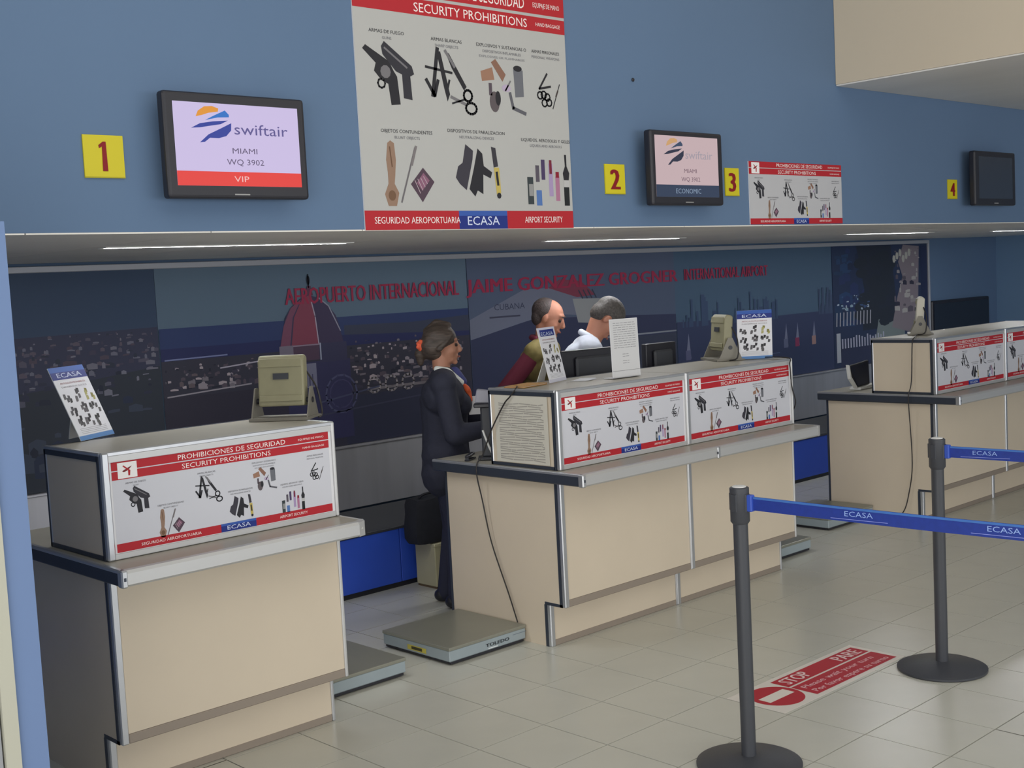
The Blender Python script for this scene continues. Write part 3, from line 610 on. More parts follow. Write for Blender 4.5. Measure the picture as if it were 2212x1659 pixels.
# ------------------------------------------------------------------ weight indicators on the desks
def indicator(loc, rz, desc, hm=M_OLIVE):     # front faces local -y
    t = thing('weight_indicator', desc, 'device', loc, rz)
    MB().prism([(-.085, .0), (.085, .0), (.085, .008), (.012, .012), (-.085, .012)], -.125, .125, 'x').build('stand_plate', M_BASEGREY, t)
    for s_ in (-1, 1): MB().prism([(-.07, .010), (.07, .010), (.015, .13), (-.012, .13)], s_*.118-.003, s_*.118+.003, 'x').build('stand_bracket', M_BASEGREY, t)
    MB().prism([(-.035, .055), (.02, .05), (.035, .25), (.015, .262), (-.005, .262), (-.02, .24)], -.098, .098, 'x').build('housing', hm, t, .008, seg=2)
    MB().prism([(-.0235, .215), (-.0165, .25), (-.02, .25), (-.028, .215)], -.09, .09, 'x').build('top_ridge', M_OLIVE, t, .002)
    MB().prism([(-.0372, .075), (-.035, .1), (-.04, .1), (-.042, .075)], -.09, .09, 'x').build('lower_ridge', M_OLIVE, t, .002)
    MB().prism([(-.029, .165), (-.026, .19), (-.031, .19), (-.034, .165)], -.03, .035, 'x').build('display_window', M_DKGREY, t)
    for s_ in (-1, 1): MB().tube([(s_*.096, 0, .075), (s_*.124, 0, .075)], .012, 12).build('knob', M_BLACK, t)
    MB().tube(smooth_path([(.09, .02, .2), (.13, .04, .12), (.15, .03, .02), (.15, -.02, .004)]), .004, 6).build('lead', M_CORD, t)
    return t
indicator((2.81, 4.37, Z4+.001), R(-52), 'aged beige weight indicator on a bracket, on top of the leftmost desk')
indicator((5.83, 4.42, Z4+.001), R(-120), 'beige weight indicator half hidden behind the folded leaflet on the middle desk pair')
indicator((8.08, 4.40, Z4+.001), R(-150), 'pale weight indicator seen edge-on, on the desk at the right', mat('pale_plastic', (206, 202, 188), .5))

# ------------------------------------------------------------------ leaflets and notices standing on the desks
def leaflet(BL, BR, TL, desc, style):
    BL, BR, TL = Vector(BL), Vector(BR), Vector(TL); U = (BR-BL); W = U.length; U.normalize(); V = (TL-BL); V -= U*V.dot(U); H = V.length; V.normalize(); N = U.cross(V)
    t = thing('leaflet_stand' if style < 2 else 'paper_notice', desc, 'leaflet' if style < 2 else 'notice', tuple((BL+BR)/2)); off = -(BL+BR)/2
    def slab(name, u0, u1, v0, v1, n0, n1, m):
        mb = MB(); vs = [BL+U*u+V*v+N*n+off for n in (n0, n1) for v in (v0, v1) for u in (u0, u1)]
        mb.add(vs, [(0, 2, 3, 1), (4, 5, 7, 6), (0, 1, 5, 4), (2, 6, 7, 3), (0, 4, 6, 2), (1, 3, 7, 5)]); return mb.build(name, m, t)
    slab('card', 0, W, 0, H, -.003, 0, M_PAPER)
    hz = Vector((-N.x, -N.y, 0)).normalized()
    if style < 2:
        c = BL+U*W*.5+V*H*.6+off; f = BL+U*W*.5+hz*.10+off; f.z = BL.z+off.z
        mb = MB(); vs = [c-U*.03-N*.004, c+U*.03-N*.004, f+U*.04, f-U*.04]; vs += [v+hz*.003+Vector((0, 0, .001)) for v in vs]
        mb.add(vs, [(0, 1, 2, 3), (7, 6, 5, 4), (0, 4, 5, 1), (2, 6, 7, 3), (1, 5, 6, 2), (0, 3, 7, 4)]); mb.build('rear_strut', M_WHITEPL, t)
    else: slab('foot_fold', 0, W, 0, .004, -.07, 0, M_PAPER)
    s = Sheet(BL, U, V)
    if style < 2:
        s.rect(0, 0, W, H, PWHITE, .3); s.rect(0, H*.86, W, H*(1.0), (58, 96, 176) if style == 0 else (214, 214, 232), 1)
        if style == 0: s.rect(.0, H*.83, W, H*.93, NAVY, 1.5)
        else: s.rect(W*.1, H*.84, W*.92, H*.96, NAVY, 1.5)
        s.text('ECASA', W*.5, H*.855, H*.065, (206, 216, 240), W*.7)
        s.rect(0, 0, W, H*.06, (96, 140, 196) if style == 0 else (206, 206, 220), 1)
        s.text('ARTICULOS PROHIBIDOS', W*.5, H*.765, H*.025, (150, 76, 80), W*.72); s.text('DANGEROUS GOODS', W*.5, H*.715, H*.022, (120, 110, 116), W*.72)
        r2 = random.Random(7)
        for j in range(3):
            for i in range(3):
                cx, cy = W*(.2+.3*i), H*(.6-.185*j); q = W*.22
                c = [(46, 44, 48), (58, 54, 58), (134, 128, 70) if (i, j) == (2, 0) else (50, 48, 50)][i]
                for k in range(5):
                    a, b = cx+(r2.random()-.5)*q, cy+(r2.random()-.5)*q*.9
                    s.poly([(a-q*.16, b-q*.2), (a+q*.14, b-q*.16), (a+q*.2, b+q*.18), (a-q*.1, b+q*.22)], c if k % 2 else tuple(min(255, v+40) for v in c), 1+k*.2)
        for k in range(4): s.line([(W*.12, H*(.085+.022*k)), (W*.88, H*(.085+.022*k))], H*.006, (170, 170, 176), 1)
    else:
        s.rect(.004, .004, W-.004, H-.004, (214, 214, 216), .5)
        r2 = random.Random(3)
        for k in range(19):
            if k in (12, 13, 16): continue
            zz = H*(.93-.038*k); a = .12 if k < 12 else .4; b = .9 if k < 12 else .62; xx = a
            while xx < b:
                d = r2.uniform(.06, .16); s.line([(W*xx, zz), (W*min(b, xx+d), zz)], H*.009, (150, 150, 154), 1); xx += d+.03
        s.line([(W*.02, H*.12), (W*.98, H*.12)], H*.008, (150, 150, 152), 1)
    s.build('leaflet_print', t)
Z = Z4+.003
leaflet((1.992, 4.495, Z), (2.178, 4.607, Z), (1.905, 4.585, 1.515), 'tilted leaflet with blue ECASA header on the left end of the leftmost desk', 0)
leaflet((4.355, 4.365, Z), (4.535, 4.425, Z), (4.285, 4.405, 1.513), 'leaning leaflet at the left end of the middle desk pair, turned away', 1)
leaflet((5.815, 4.300, Z), (5.962, 4.165, Z), (5.795, 4.295, 1.518), 'leaflet with blue header at the right end of the middle desk pair', 0)
leaflet((4.632, 4.195, Z), (4.832, 4.185, Z), (4.625, 4.205, 1.536), 'white typed paper notice standing upright on the middle desk pair', 2)

# ------------------------------------------------------------------ things on and behind the desks
def monitor(loc, rz, w_, h_, desc, rim=None):
    t = thing('desk_monitor', desc, 'monitor', loc, rz)      # seen from behind; screen faces +y
    MB().box(-w_/2, w_/2, -.02, .02, .14, .14+h_).build('casing', M_BLACK, t, .008, seg=2)
    MB().box(-w_/2+.015, w_/2-.015, .02, .0215, .155, .125+h_).build('screen_panel', mat('screen_glass', (40, 46, 60), .15), t)
    MB().box(-w_*.3, w_*.3, -.045, -.019, .18, .10+h_).build('rear_housing', M_DKGREY, t, .01)
    MB().box(-.03, .03, -.035, -.015, .01, .2).build('neck', M_BLACK, t, .004); MB().box(-.11, .11, -.08, .08, 0, .012).build('foot', M_BLACK, t, .004)
    if rim: MB().box(-w_/2-.006, -w_/2, -.02, .018, .14, .14+h_).build('rim', rim, t)
    return t
monitor((5.03, 4.72, Z3+.001), R(-6), .44, .36, 'black monitor seen from behind in front of the bending man')
monitor((5.62, 4.72, Z3+.001), R(-3), .26, .35, 'smaller dark monitor right of the standing paper notice')
t = thing('desk_monitor', 'small dark tilted screen with white rim, left of the desk at the right', 'monitor', (7.86, 4.74, Z3+.001))
MB().prism([(-.155, .178), (.10, .20), (.11, .03), (-.06, .018)], 0, .02, 'y').build('casing', M_BLACK, t, .004)
MB().prism([(-.145, .170), (.09, .19), (.10, .038), (-.055, .026)], -.002, 0, 'y').build('screen_panel', mat('screen_navy', (44, 48, 66), .3), t)
MB().prism([(-.170, .186), (-.155, .178), (-.135, .10), (-.06, .018), (-.072, .008), (-.15, .085)], -.004, .022, 'y').build('rim', M_WHITEPL, t, .002)
MB().prism([(-.07, 0), (.11, 0), (.11, .03), (-.06, .016)], -.03, .06, 'y').build('foot', M_WHITEPL, t, .003)
t = thing('ticket_reader', 'dark upright reader with pale tilted head behind the side of the middle desk pair', 'device', (4.19, 4.67, Z3+.001), R(-43))
MB().box(-.05, .05, -.05, .05, 0, .014).build('foot', M_DKGREY, t, .004); MB().box(-.028, .026, -.02, .02, .012, .27).build('column', M_DKGREY, t, .008)
MB().box(-.06, .02, -.03, .03, .265, .285).build('tray', M_BLACK, t, .004)
MB().prism([(-.055, .29), (.03, .285), (.05, .31), (.02, .35), (-.04, .36)], -.03, .02, 'y').build('head', mat('reader_grey', (150, 150, 162), .4), t, .006)
MB().tube(smooth_path([(-.02, -.022, .15), (0, -.035, .09), (.02, -.045, .04), (.045, -.055, .006)]), .006, 6).build('lead', M_WHITEPL, t)
t = thing('stapler', 'small black stapler lying on the worktop beside the woman in navy', 'stapler', (4.13, 4.74, Z3+.001), R(30))
MB().prism([(-.055, 0), (.055, 0), (.055, .006), (-.055, .008)], -.012, .012, 'y').build('base', M_BLACK, t); MB().prism([(-.055, .012), (.05, .020), (.045, .034), (-.055, .028)], -.011, .011, 'y').build('arm', M_BLACK, t, .003)
MB().box(-.055, -.04, -.008, .008, .005, .02).build('hinge', M_DKGREY, t)
t = thing('paper_sheets', 'loose white papers lying between the leaning leaflet and the paper notice', 'paper', (4.56, 4.33, Z4+.001), R(15))
for i in range(3): MB().box(-.07+.01*i, .06+.012*i, -.045, .04, .0012*i, .0012*i+.0009).build('sheet', M_PAPER, t).rotation_euler = (0, 0, R(7*i))
t = thing('document_folder', 'flat mustard folder lying at the foot of the leaning leaflet', 'folder', (4.22, 4.40, Z4+.001), R(12))
MB().box(-.1, .1, -.06, .06, 0, .003).build('back_cover', mat('folder_mustard', (186, 138, 66), .6), t); MB().box(-.095, .095, -.055, .055, .003, .006).build('sheet', M_PAPER, t); MB().box(-.1, .1, -.06, .056, .006, .008).build('front_cover', mat('folder_mustard', (186, 138, 66)), t)
# box and bag by the conveyor
t = thing('cream_box', 'upright cream box standing on the floor before the conveyor, under a black bag', 'box', (4.585, 5.6, 0))
MB().box(-.095, .095, -.09, .09, .012, .262).build('carton', mat('cream_card', (190, 184, 150), .6, noise=.06, nscale=6), t, .004); MB().box(-.098, .098, -.093, .093, .245, .265).build('lid', mat('cream_card', (190, 184, 150)), t, .003)
MB().box(-.09, .09, -.085, .085, 0, .013).build('base_strip', mat('card_brown', (110, 92, 66)), t)
for k in (-.045, 0, .045): MB().box(k-.002, k+.002, -.0925, -.089, .02, .24).build('rib', mat('cream_dark', (160, 156, 122)), t)
bmt = mat('black_canvas', (36, 38, 46), .85, noise=.1, nscale=30)
t = thing('black_bag', 'black cloth bag slumped on the cream box by the conveyor', 'bag', (4.535, 5.6, .267))
vs = []; NB = 20
mb = MB()
prof = [(.90, .004), (1.0, .03), (1.03, .10), (.98, .18), (.94, .235), (.86, .262), (.4, .268)]
for k, (s_, z) in enumerate(prof):
    for i in range(NB):
        a = 2*PI*i/NB; q = (abs(math.cos(a))**4+abs(math.sin(a))**4)**-.25; wv = 1+.03*math.sin(5*a+z*30)
        vs.append((.148*s_*q*math.cos(a)*wv, .082*s_*q*math.sin(a)*wv, z+.006*math.sin(3*a+k)*(z > .01)))
mb.add(vs, [(k*NB+i, k*NB+(i+1) % NB, (k+1)*NB+(i+1) % NB, (k+1)*NB+i) for k in range(len(prof)-1) for i in range(NB)]+[tuple(range(NB-1, -1, -1)), tuple((len(prof)-1)*NB+i for i in range(NB))])
mb.build('bag_body', bmt, t, smooth=True); MB().tube(smooth_path([(-.1, -.02, .25), (-.06, -.03, .285), (.04, -.03, .285), (.09, -.02, .25)]), .007, 6).build('handle', bmt, t, smooth=True)

# ------------------------------------------------------------------ barrier posts and belts
def post(x, y, desc):
    t = thing('barrier_post', desc, 'barrier', (x, y, 0), group='black barrier posts holding blue belts')
    MB().lathe([(.18, 0), (.186, .004), (.186, .012), (.16, .022), (.06, .034), (.034, .038)], n=48).build('base', M_POST, t, smooth=True)
    MB().lathe([(.026, .034), (.026, .88)], n=24).build('pole', M_POST, t, smooth=True)
    MB().lathe([(.027, .868), (.034, .878), (.034, .995), (.030, .998)], n=24).build('head', M_POST, t, smooth=True)
    MB().lathe([(.025, .9975), (.025, 1.0), (.02, 1.002)], n=20).build('cap', M_WHITEPL, t, smooth=True)
    for a in (0, 90, 180, 270):
        c, s_ = math.cos(R(a)), math.sin(R(a)); MB().prism([(.032*c-.012*s_, .032*s_+.012*c), (.037*c-.010*s_, .037*s_+.010*c), (.037*c+.010*s_, .037*s_-.010*c), (.032*c+.012*s_, .032*s_-.012*c)], .915, .975).build('belt_slot', M_DKGREY, t)
    return t
post(3.500, 2.603, 'black barrier post with blue belt, nearer one, in front of the middle desk pair')
post(4.873, 2.590, 'black barrier post with blue belt, farther one, beside the red floor sticker')
post(3.645, .55, 'black barrier post at the viewer end of the nearer blue belt')
post(5.155, .55, 'black barrier post at the viewer end of the farther blue belt')
def belt(x0, y0, x1, y1, desc, k0):
    t = thing('barrier_belt', desc, 'belt', (x0, y0, .945)); L = math.hypot(x1-x0, y1-y0); ux, uy = (x1-x0)/L, (y1-y0)/L; a0, a1 = .036, L-.036
    n = 14; mb = MB(); vs = []
    for i in range(n+1):
        a = a0+(a1-a0)*i/n; sag = -.012*math.sin(PI*i/n)
        for dz, dn in ((.023, .001), (-.025, .001), (-.025, -.001), (.023, -.001)): vs.append((ux*a-uy*dn, uy*a+ux*dn, dz+sag))
    fs = [(4*i+k, 4*i+(k+1) % 4, 4*i+4+(k+1) % 4, 4*i+4+k) for i in range(n) for k in range(4)]+[(0, 1, 2, 3), (4*n+3, 4*n+2, 4*n+1, 4*n)]
    mb.add(vs, fs); mb.build('webbing', mat('belt_blue', (28, 54, 146), .55, noise=.1, nscale=60), t)
    bt = mat('belt_edge_light', (96, 140, 214), .5); MB().box(-.012, .012, -.01, .012, -.03, .028).build('belt_clip', mat('belt_clip_blue', (60, 90, 190), .4), t, .003).location = (ux*.045, uy*.045, 0)
    for sgn, nm in ((-1, 'belt_print_lit_edge'), (1, 'belt_print_lit_edge')):      # lettering and painted lit edge on both faces
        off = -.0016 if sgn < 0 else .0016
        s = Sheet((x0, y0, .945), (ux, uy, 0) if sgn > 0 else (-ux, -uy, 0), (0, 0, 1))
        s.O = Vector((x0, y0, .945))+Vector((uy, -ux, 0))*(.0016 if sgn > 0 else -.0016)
        k = k0
        while k < L-.2:
            sag = -.012*math.sin(PI*k/L); xx = k if sgn > 0 else -k
            s.text('ECASA', xx, -.006+sag, .018, (150, 176, 236), .10); s.line([(xx-.1, -.016+sag), (xx+.1, -.016+sag)], .002, (140, 150, 226)); k += .47
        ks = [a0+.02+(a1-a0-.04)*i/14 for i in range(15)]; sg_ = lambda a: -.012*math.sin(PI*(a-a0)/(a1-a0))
        for a, b in zip(ks[:-1], ks[1:]): s.poly([(sgn*a, .015+sg_(a)), (sgn*b, .015+sg_(b)), (sgn*b, .0225+sg_(b)), (sgn*a, .0225+sg_(a))][::sgn], (70, 116, 190), 1)  # paler strip paints in the light catching the belt's top curl
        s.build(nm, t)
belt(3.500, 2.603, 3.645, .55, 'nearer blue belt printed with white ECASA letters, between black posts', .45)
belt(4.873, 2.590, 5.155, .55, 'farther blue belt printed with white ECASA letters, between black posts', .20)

# ------------------------------------------------------------------ red floor sticker
t = thing('floor_sticker', 'red and white STOP sticker with no-entry disc on the tiled floor', 'sticker', (4.47, 2.94, 0))
FX0, FX1, FY0, FY1 = 4.005, 4.936, 2.799, 3.081
MB().box(FX0-4.47, FX1-4.47, FY0-2.94, FY1-2.94, .0003, .0012).build('vinyl', mat('vinyl_white', (222, 216, 208), .4), t, 0)
s = Sheet((FX0, FY0, .0013), (1, 0, 0), (0, 1, 0), 'sticker'); W, H = FX1-FX0, FY1-FY0; SR = (178, 32, 50)
s.ell(.15, H/2, .115, .115, SR, 1, 40); s.rect(.065, H/2-.03, .235, H/2+.03, (226, 220, 210), 2)
s.rect(.27, H*.58, W-.03, H-.025, SR, 1); s.rect(.27, .025, W-.03, H*.54, SR, 1)
s.text('STOP', .30, H*.63, .07, (236, 206, 206), .17, 'l', bold=.002); s.text('PARE', W-.06, H*.63, .07, (236, 206, 206), .17, 'r', bold=.002)
s.text('Please wait your turn', .30, H*.34, .034, (230, 180, 186), W-.40, 'l', bold=.001); s.text('Por favor espere su turno', .30, H*.15, .034, (230, 180, 186), W-.36, 'l', bold=.001)
s.build('sticker_print', t)

# ------------------------------------------------------------------ people
def blob_mesh(name, parts, voxel, smooth_it, material, parent):
    """union of ellipsoids and tapered limbs, remeshed to one continuous skin"""
    bm = bmesh.new()
    for p in parts:
        if p[0] == 'e':      # centre, radii, optional euler
            _, c, r, *rot = p; e = rot[0] if rot else (0, 0, 0)
            M = Matrix.Translation(Vector(c)) @ Matrix.Rotation(e[2], 4, 'Z') @ Matrix.Rotation(e[1], 4, 'Y') @ Matrix.Rotation(e[0], 4, 'X') @ Matrix.Diagonal((*r, 1))
            bmesh.ops.create_icosphere(bm, subdivisions=3, radius=1, matrix=M)
        else:                # limb: points, radii (optionally flattened cross-section)
            _, pts, rad, *fl = p; pts = [Vector(q) for q in pts]
            for i in range(len(pts)-1):
                a, b, ra, rb = pts[i], pts[i+1], rad[i], rad[i+1]; d = b-a
                if d.length < 1e-5: continue
                q = d.to_track_quat('Z', 'Y').to_matrix().to_4x4()
                bmesh.ops.create_cone(bm, cap_ends=True, segments=16, radius1=ra, radius2=rb, depth=d.length, matrix=Matrix.Translation((a+b)/2) @ q)
                for c, r in ((a, ra), (b, rb)): bmesh.ops.create_icosphere(bm, subdivisions=2, radius=r*1.01, matrix=Matrix.Translation(c))
    me = bpy.data.meshes.new(name); bm.to_mesh(me); bm.free()
    o = bpy.data.objects.new(name+'_src', me); COL.objects.link(o)
    r = o.modifiers.new('r', 'REMESH'); r.mode = 'VOXEL'; r.voxel_size = voxel
    sm = o.modifiers.new('s', 'SMOOTH'); sm.factor = .5; sm.iterations = smooth_it
    dg = bpy.context.evaluated_depsgraph_get(); dg.update()
    out = bpy.data.meshes.new_from_object(o.evaluated_get(dg)); bpy.data.objects.remove(o); bpy.data.meshes.remove(me)
    out.name = name; out.materials.clear(); out.materials.append(material)
    for p in out.polygons: p.use_smooth = True
    q = bpy.data.objects.new(name, out); COL.objects.link(q); q.parent = parent
    return q
def hand_parts(wrist, d, n, side, grip=.5):
    """palm and five curled fingers; d = forearm direction, n = palm normal"""
    d = Vector(d).normalized(); n = Vector(n); n = (n-d*n.dot(d)).normalized(); s_ = d.cross(n)*side; w_ = Vector(wrist)
    P = [('l', [w_, w_+d*.03], [.023, .026]), ('l', [w_+d*.03+s_*.022, w_+d*.075+s_*.028], [.014, .013]), ('l', [w_+d*.03-s_*.018, w_+d*.075-s_*.028], [.014, .012]), ('l', [w_+d*.03, w_+d*.078], [.016, .014])]
    for k, (o_, L) in enumerate(((.030, .068), (.010, .075), (-.010, .070), (-.030, .056))):
        p = w_+d*.078+s_*o_; pts = [p]; a = grip*.5
        for seg, f in enumerate((.45, .32, .25)):
            dd = d*math.cos(a)+n*math.sin(a)+s_*o_*1.2; pts.append(pts[-1]+dd.normalized()*L*f); a += grip*.8
        P.append(('l', pts, [.0092, .0085, .008, .007]))
    b = w_+d*.022+s_*.026; t1 = b+(d*.6+s_*.7+n*.25).normalized()*.035; t2 = t1+(d*.9+s_*.15+n*.45).normalized()*.028; t3 = t2+(d*.9-s_*.1+n*.5).normalized()*.02
    P.append(('l', [b, t1, t2, t3], [.013, .0105, .0095, .008]))
    return P
def person(loc, rz, H, desc, cfg):
    """local frame: faces +x, left is +y"""
    t = thing('person', desc, 'person', loc, rz)
    k = H/1.70; lean = cfg.get('lean', 0); hl = cfg.get('head_lean', 0); sw = cfg.get('sw', .19)*k
    hipz = .88*k; hip = Vector((0, 0, hipz))
    def up_(d, lat=0, fwd=0):     # point at distance d up the leaning spine
        a = lean; return hip+Vector((math.sin(a)*d+math.cos(a)*fwd, lat, math.cos(a)*d-math.sin(a)*fwd))
    chest, neck = up_(.36*k), up_(.53*k)
    hd = Vector((math.sin(lean+hl*.6), 0, math.cos(lean+hl*.6))); skull = neck+hd*.155*k
    ca, sa = math.cos(lean+hl), math.sin(lean+hl)
    def F(x, y, z): return skull+Vector((ca*x+sa*z, y, -sa*x+ca*z))*k      # head frame
    e = (0, lean+hl, 0)
    head = [('e', F(-.012, 0, .028), (.094*k, .074*k, .088*k), e), ('e', F(.026, 0, -.012), (.062*k, .060*k, .088*k), e), ('e', F(.040, 0, -.070), (.040*k, .042*k, .034*k), e), ('e', F(.074, 0, -.092), (.017*k, .02*k, .016*k), e),
            ('l', [F(.086, 0, .022), F(.106, 0, -.018), F(.100, 0, -.026)], [.009*k, .013*k, .010*k]), ('e', F(.082, 0, -.052), (.014*k, .024*k, .006*k), e), ('e', F(.080, 0, -.064), (.013*k, .021*k, .007*k), e),
            ('e', F(.072, .0, .044), (.016*k, .044*k, .012*k), e), ('e', F(.05, .036, -.024), (.026*k, .02*k, .022*k), e), ('e', F(.05, -.036, -.024), (.026*k, .02*k, .022*k), e),
            ('l', [neck-Vector((0, 0, .05*k)), F(-.018, 0, -.05)], [.056*k, .05*k]), ('l', [F(-.01, 0, -.04), F(.03, 0, -.06)], [.05*k, .034*k])]
    for s_ in (-1, 1): head += [('e', F(-.006, s_*.076, -.006), (.017*k, .008*k, .030*k), (0, lean+hl+.15, s_*.3))]
    S_ = {s: up_(.47*k, s*sw, 0) for s in (-1, 1)}
    A_ = cfg['arms']      # side -> (elbow, wrist) as local vectors
    torso = [('l', [up_(.02*k, 0), up_(.2*k, 0), up_(.38*k, 0)], [.125*k, .115*k, .125*k]), ('l', [up_(.40*k, -sw*.55), up_(.40*k, sw*.55)], [.105*k, .105*k]), ('l', [up_(.03*k, -.06*k), up_(.03*k, .06*k)], [.12*k, .12*k]),
             ('l', [S_[-1], up_(.50*k), S_[1]], [.058*k, .066*k, .058*k])]
    if cfg.get('bust'): torso += [('e', up_(.34*k, .05*k, .085*k), (.06*k, .058*k, .062*k)), ('e', up_(.34*k, -.05*k, .085*k), (.06*k, .058*k, .062*k))]
    legs = {}
    for s in (-1, 1):
        st = cfg.get('step', 0)*s; legs[s] = [Vector((0, s*.085*k, hipz-.02*k)), Vector((.03*k+st*.4, s*.088*k, .47*k)), Vector((st-.015*k, s*.09*k, .085*k))]
    skin = cfg['skin']; parts = list(head)+torso
    for s in (-1, 1):
        el, wr = Vector(A_[s][0])*k, Vector(A_[s][1])*k; el.z = A_[s][0][2]*k; d = (wr-el).normalized()
        parts += [('l', [S_[s], el, wr], [.046*k, .036*k, .024*k])]; parts += hand_parts(wr, d, A_[s][2] if len(A_[s]) > 2 else (0, 0, -1), s, cfg.get('grip', .6))
        h_, kn, an = legs[s]; parts += [('l', [h_, kn, an], [.08*k, .052*k, .034*k]), ('l', [an, an+Vector((.02, 0, -.045*k)), an+Vector((.14*k, 0, -.06*k))], [.034*k, .036*k, .022*k])]
    body = blob_mesh('body', parts, .0062, 3, skin, t)
    # jacket or shirt
    g = cfg.get('g', .014)*k; cl = []
    cl += [('l', [up_(-.04*k, 0), up_(.2*k, 0), up_(.38*k, 0)], [.125*k+g, .115*k+g, .125*k+g]), ('l', [up_(.40*k, -sw*.55), up_(.40*k, sw*.55)], [.105*k+g, .105*k+g]), ('l', [up_(-.07*k, -.06*k), up_(-.07*k, .06*k)], [.13*k+g, .13*k+g]), ('l', [up_(.04*k, -.065*k), up_(.04*k, .065*k)], [.125*k+g, .125*k+g]),
           ('l', [S_[-1], up_(.49*k), S_[1]], [.058*k+g, .062*k+g, .058*k+g])]
    if cfg.get('bust'): cl += [('e', up_(.34*k, .05*k, .085*k), (.06*k+g, .058*k+g, .062*k+g)), ('e', up_(.34*k, -.05*k, .085*k), (.06*k+g, .058*k+g, .062*k+g))]
    for s in (-1, 1):
        el, wr = Vector(A_[s][0])*k, Vector(A_[s][1])*k
        if cfg.get('vest'): continue
        cl.append(('l', [S_[s], el, el+(wr-el)*.93], [.046*k+g, .038*k+g*1.2, .030*k+g*.8]))
    blob_mesh(cfg['top_name'], cl, .008, 3, cfg['top'], t)
    if cfg.get('vest'):
        for s in (-1, 1):
            el, wr = Vector(A_[s][0])*k, Vector(A_[s][1])*k
            blob_mesh('sleeve', [('l', [S_[s], el, el+(wr-el)*.93], [.046*k+g*.9, .038*k+g*1.2, .030*k+g*.8])], .008, 2, cfg['vest'], t)
    tr = [('l', [up_(-.03*k, -.06*k), up_(-.03*k, .06*k)], [.132*k, .132*k]), ('l', [up_(.10*k, -.03*k), up_(.10*k, .03*k)], [.125*k, .125*k])]
    for s in (-1, 1):
        h_, kn, an = legs[s]; tr.append(('l', [h_, kn, an-Vector((0, 0, .03*k))], [.088*k, .062*k, .052*k]))
    blob_mesh('trousers', tr, .009, 3, cfg['legs'], t)
    for s in (-1, 1):
        an = legs[s][2]; z0 = .028
        sh = blob_mesh('shoe', [('l', [Vector((an.x-.03, an.y, z0+.012)), Vector((an.x+.1*k, an.y, z0)), Vector((an.x+.165*k, an.y, z0-.002))], [.036, .030, .022]), ('l', [Vector((an.x, an.y, .04)), an], [.038, .040])], .006, 2, M_BLACK, t)
        for v in sh.data.vertices: v.co.z = max(.001, v.co.z)
    # face details
    for s in (-1, 1):
        MB().lathe([(.001, -.011*k), (.008*k, -.008*k), (.0115*k, 0), (.008*k, .008*k), (.001, .011*k)], n=12).build('eye', mat('eye_dark', (60, 48, 44), .3), t, smooth=True).location = F(.078, s*.03, .012)
        blob_mesh('eyebrow', [('l', [F(.094, s*.014, .042), F(.087, s*.044, .042)], [.0045*k, .0035*k])], .0022, 1, cfg['hair'], t)
    blob_mesh('lips', [('l', [F(.094, -.018, -.058), F(.099, 0, -.058), F(.094, .018, -.058)], [.004*k, .007*k, .004*k])], .0025, 1, mat('lips', (150, 86, 80), .5), t)
    return t, F, up_, k, e
navy = mat('navy_wool', (44, 46, 62), .85, noise=.08, nscale=40, bump=.15); hairm = mat('brown_hair', (78, 67, 60), .5, noise=.4, nscale=60, bump=.4, stretch=(.25, 1, 1.6))
skin1 = mat('skin_warm', (182, 130, 106), .55, noise=.03, nscale=20); skin2 = mat('skin_ruddy', (186, 128, 104), .55, noise=.03, nscale=20)
# woman in navy uniform, profile to the right
t, F, U_, k, e = person((4.325, 5.165, 0), R(-40), 1.545, 'woman in dark navy suit with orange hair flower, standing in profile behind the desks',
    dict(skin=skin1, hair=hairm, top=navy, top_name='jacket', legs=mat('navy_trousers', (42, 44, 64), .85), bust=True, g=.022, sw=.175, step=-.03, lean=.02, head_lean=.05, grip=.9,
         arms={-1: ((.06, -.235, 1.06), (.26, -.17, 1.08)), 1: ((.05, .235, 1.06), (.25, .12, 1.12))}))
blob_mesh('hair', [('e', F(-.022, 0, .046), (.104*k, .086*k, .088*k), e), ('e', F(-.062, 0, .0), (.078*k, .084*k, .086*k), e), ('l', [F(.03, 0, .125), F(-.04, .02, .135), F(-.10, 0, .09)], [.022*k, .026*k, .02*k]), ('e', F(-.040, 0, -.03), (.05*k, .07*k, .06*k), e), ('l', [F(.045, .05, .075), F(.02, .078, .03), F(-.02, .08, -.01)], [.022*k, .014*k, .02*k]), ('l', [F(.045, -.05, .075), F(.02, -.078, .03), F(-.02, -.08, -.01)], [.022*k, .014*k, .02*k]),
     ('l', [F(-.11, 0, -.02), F(-.135, 0, -.05), F(-.13, 0, -.10)], [.036*k, .034*k, .02*k])], .006, 3, hairm, t)
fl = [('e', F(-.128+.018*math.cos(a), -.035+.006*math.sin(3*a), .005+.022*math.sin(a)), (.014*k, .012*k, .014*k)) for a in [2*PI*i/7 for i in range(7)]]
tag(blob_mesh('hair_flower', fl+[('e', F(-.128, -.03, .005), (.018*k, .014*k, .018*k))], .004, 1, mat('orange_cloth', (236, 104, 70), .7), t), 'orange flower hair tie')
wc = mat('white_cloth', (226, 228, 224), .8)
for s in (-1, 1): tag(blob_mesh('collar', [('l', [U_(.555*k, s*.062*k, -.035*k), U_(.535*k, s*.078*k, .02*k), U_(.47*k, s*.05*k, .105*k)], [.018, .028, .018])], .004, 2, wc, t), 'white blouse collar')
tag(blob_mesh('scarf', [('l', [U_(.455*k, -.02*k, .115*k), U_(.43*k, -.03*k, .135*k)], [.014, .02]), ('e', U_(.42*k, -.03*k, .142*k), (.018, .024, .022)), ('l', [U_(.41*k, -.03*k, .15*k), U_(.36*k, -.05*k, .162*k)], [.014, .008])], .005, 2, mat('scarf_orange', (220, 96, 52), .7), t), 'orange scarf knot')
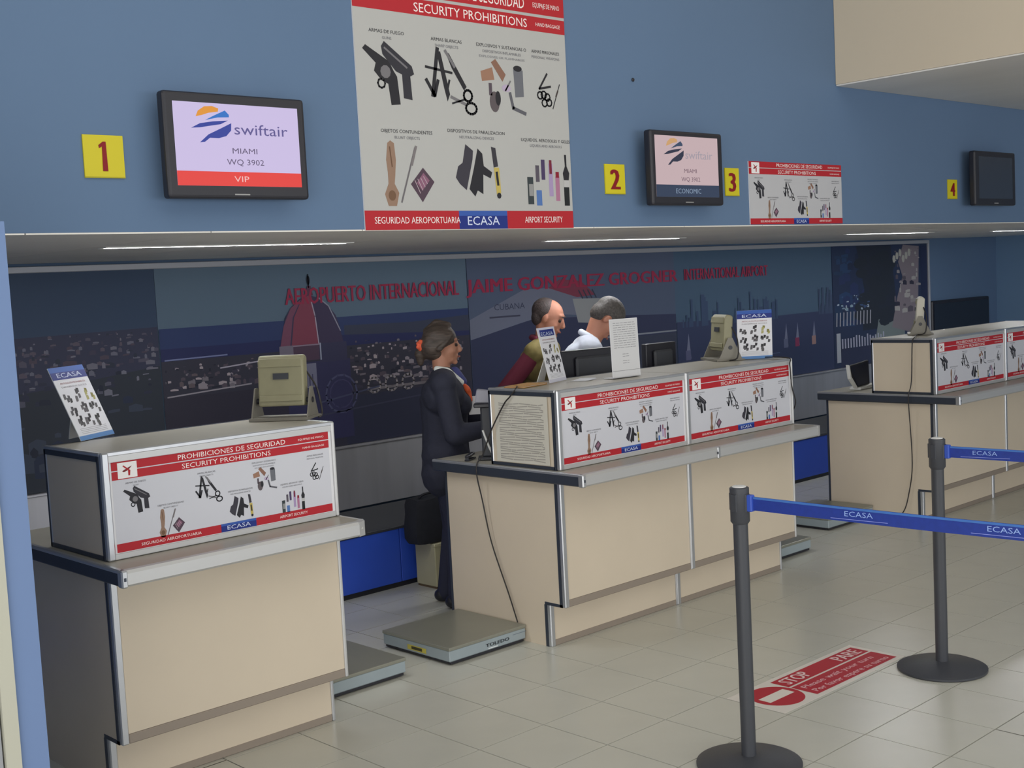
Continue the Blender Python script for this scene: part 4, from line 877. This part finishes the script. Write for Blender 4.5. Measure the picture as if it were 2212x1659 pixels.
tag(blob_mesh('cravat', [('l', [U_(.53*k, 0, .07*k), U_(.47*k, -.01*k, .115*k)], [.03, .026])], .005, 2, mat('cravat_blue', (60, 66, 120), .7), t), 'dark blue neck scarf')
MB().box(-.035, .035, -.002, .002, -.05, .05).build('id_card', M_PAPER, t).location = U_(.33*k, -.03*k, .185*k)
# man in khaki vest
olive = mat('khaki_cloth', (138, 124, 76), .85, noise=.3, nscale=14)
t, F, U_, k, e = person((5.365, 5.52, 0), R(-60), 1.66, 'balding man in khaki vest over dark red shirt, mostly hidden by the leaning leaflet',
    dict(skin=skin2, hair=mat('dark_hair', (70, 60, 58), .6, noise=.3, nscale=90, bump=.4), top=olive, top_name='vest', vest=mat('dark_red_cloth', (122, 46, 66), .8), legs=mat('dark_trousers', (48, 48, 56), .85), lean=.14, head_lean=.28, sw=.185,
         arms={-1: ((-.14, -.27, 1.09), (.08, -.26, .96)), 1: ((.02, .27, 1.12), (.26, .2, 1.0))}))
blob_mesh('hair', [('e', F(-.040, 0, .034), (.088*k, .082*k, .084*k), e), ('e', F(-.062, 0, -.01), (.050*k, .074*k, .066*k), e)], .006, 3, MATS['dark_hair'], t)
blob_mesh('collar', [('l', [U_(.55*k, -.06*k, -.03*k), U_(.55*k, 0, -.075*k), U_(.55*k, .06*k, -.03*k)], [.018, .02, .018])], .005, 2, MATS['dark_red_cloth'], t)
# man in white shirt bending forward
shirt = mat('white_shirt', (226, 232, 246), .8, noise=.04, nscale=12)
t, F, U_, k, e = person((5.265, 5.15, 0), R(-40), 1.70, 'man in white shirt with greying hair, head bowed behind the black monitor',
    dict(skin=skin2, hair=mat('greying_hair', (80, 75, 72), .6, noise=.4, nscale=90, bump=.4), top=shirt, top_name='shirt', legs=MATS['dark_trousers'], lean=.30, head_lean=.75, sw=.195,
         arms={-1: ((.20, -.24, 1.10), (.34, -.10, .97)), 1: ((.20, .24, 1.08), (.42, .14, .97))}))
blob_mesh('hair', [('e', F(-.024, 0, .046), (.100*k, .083*k, .084*k), e), ('e', F(-.055, 0, .0), (.060*k, .078*k, .072*k), e)], .006, 3, MATS['greying_hair'], t)
tag(blob_mesh('collar', [('l', [U_(.545*k, -.058*k, .0), U_(.56*k, 0, -.06*k), U_(.545*k, .058*k, .0)], [.018, .02, .018])], .005, 2, shirt, t), 'white shirt collar')
0 and tag(blob_mesh('epaulette', [('l', [U_(.545*k, -.09*k, 0), U_(.525*k, -.17*k, 0)], [.016, .014])], .005, 1, mat('epaulette_navy', (40, 44, 70), .8), t), 'navy shoulder strap')
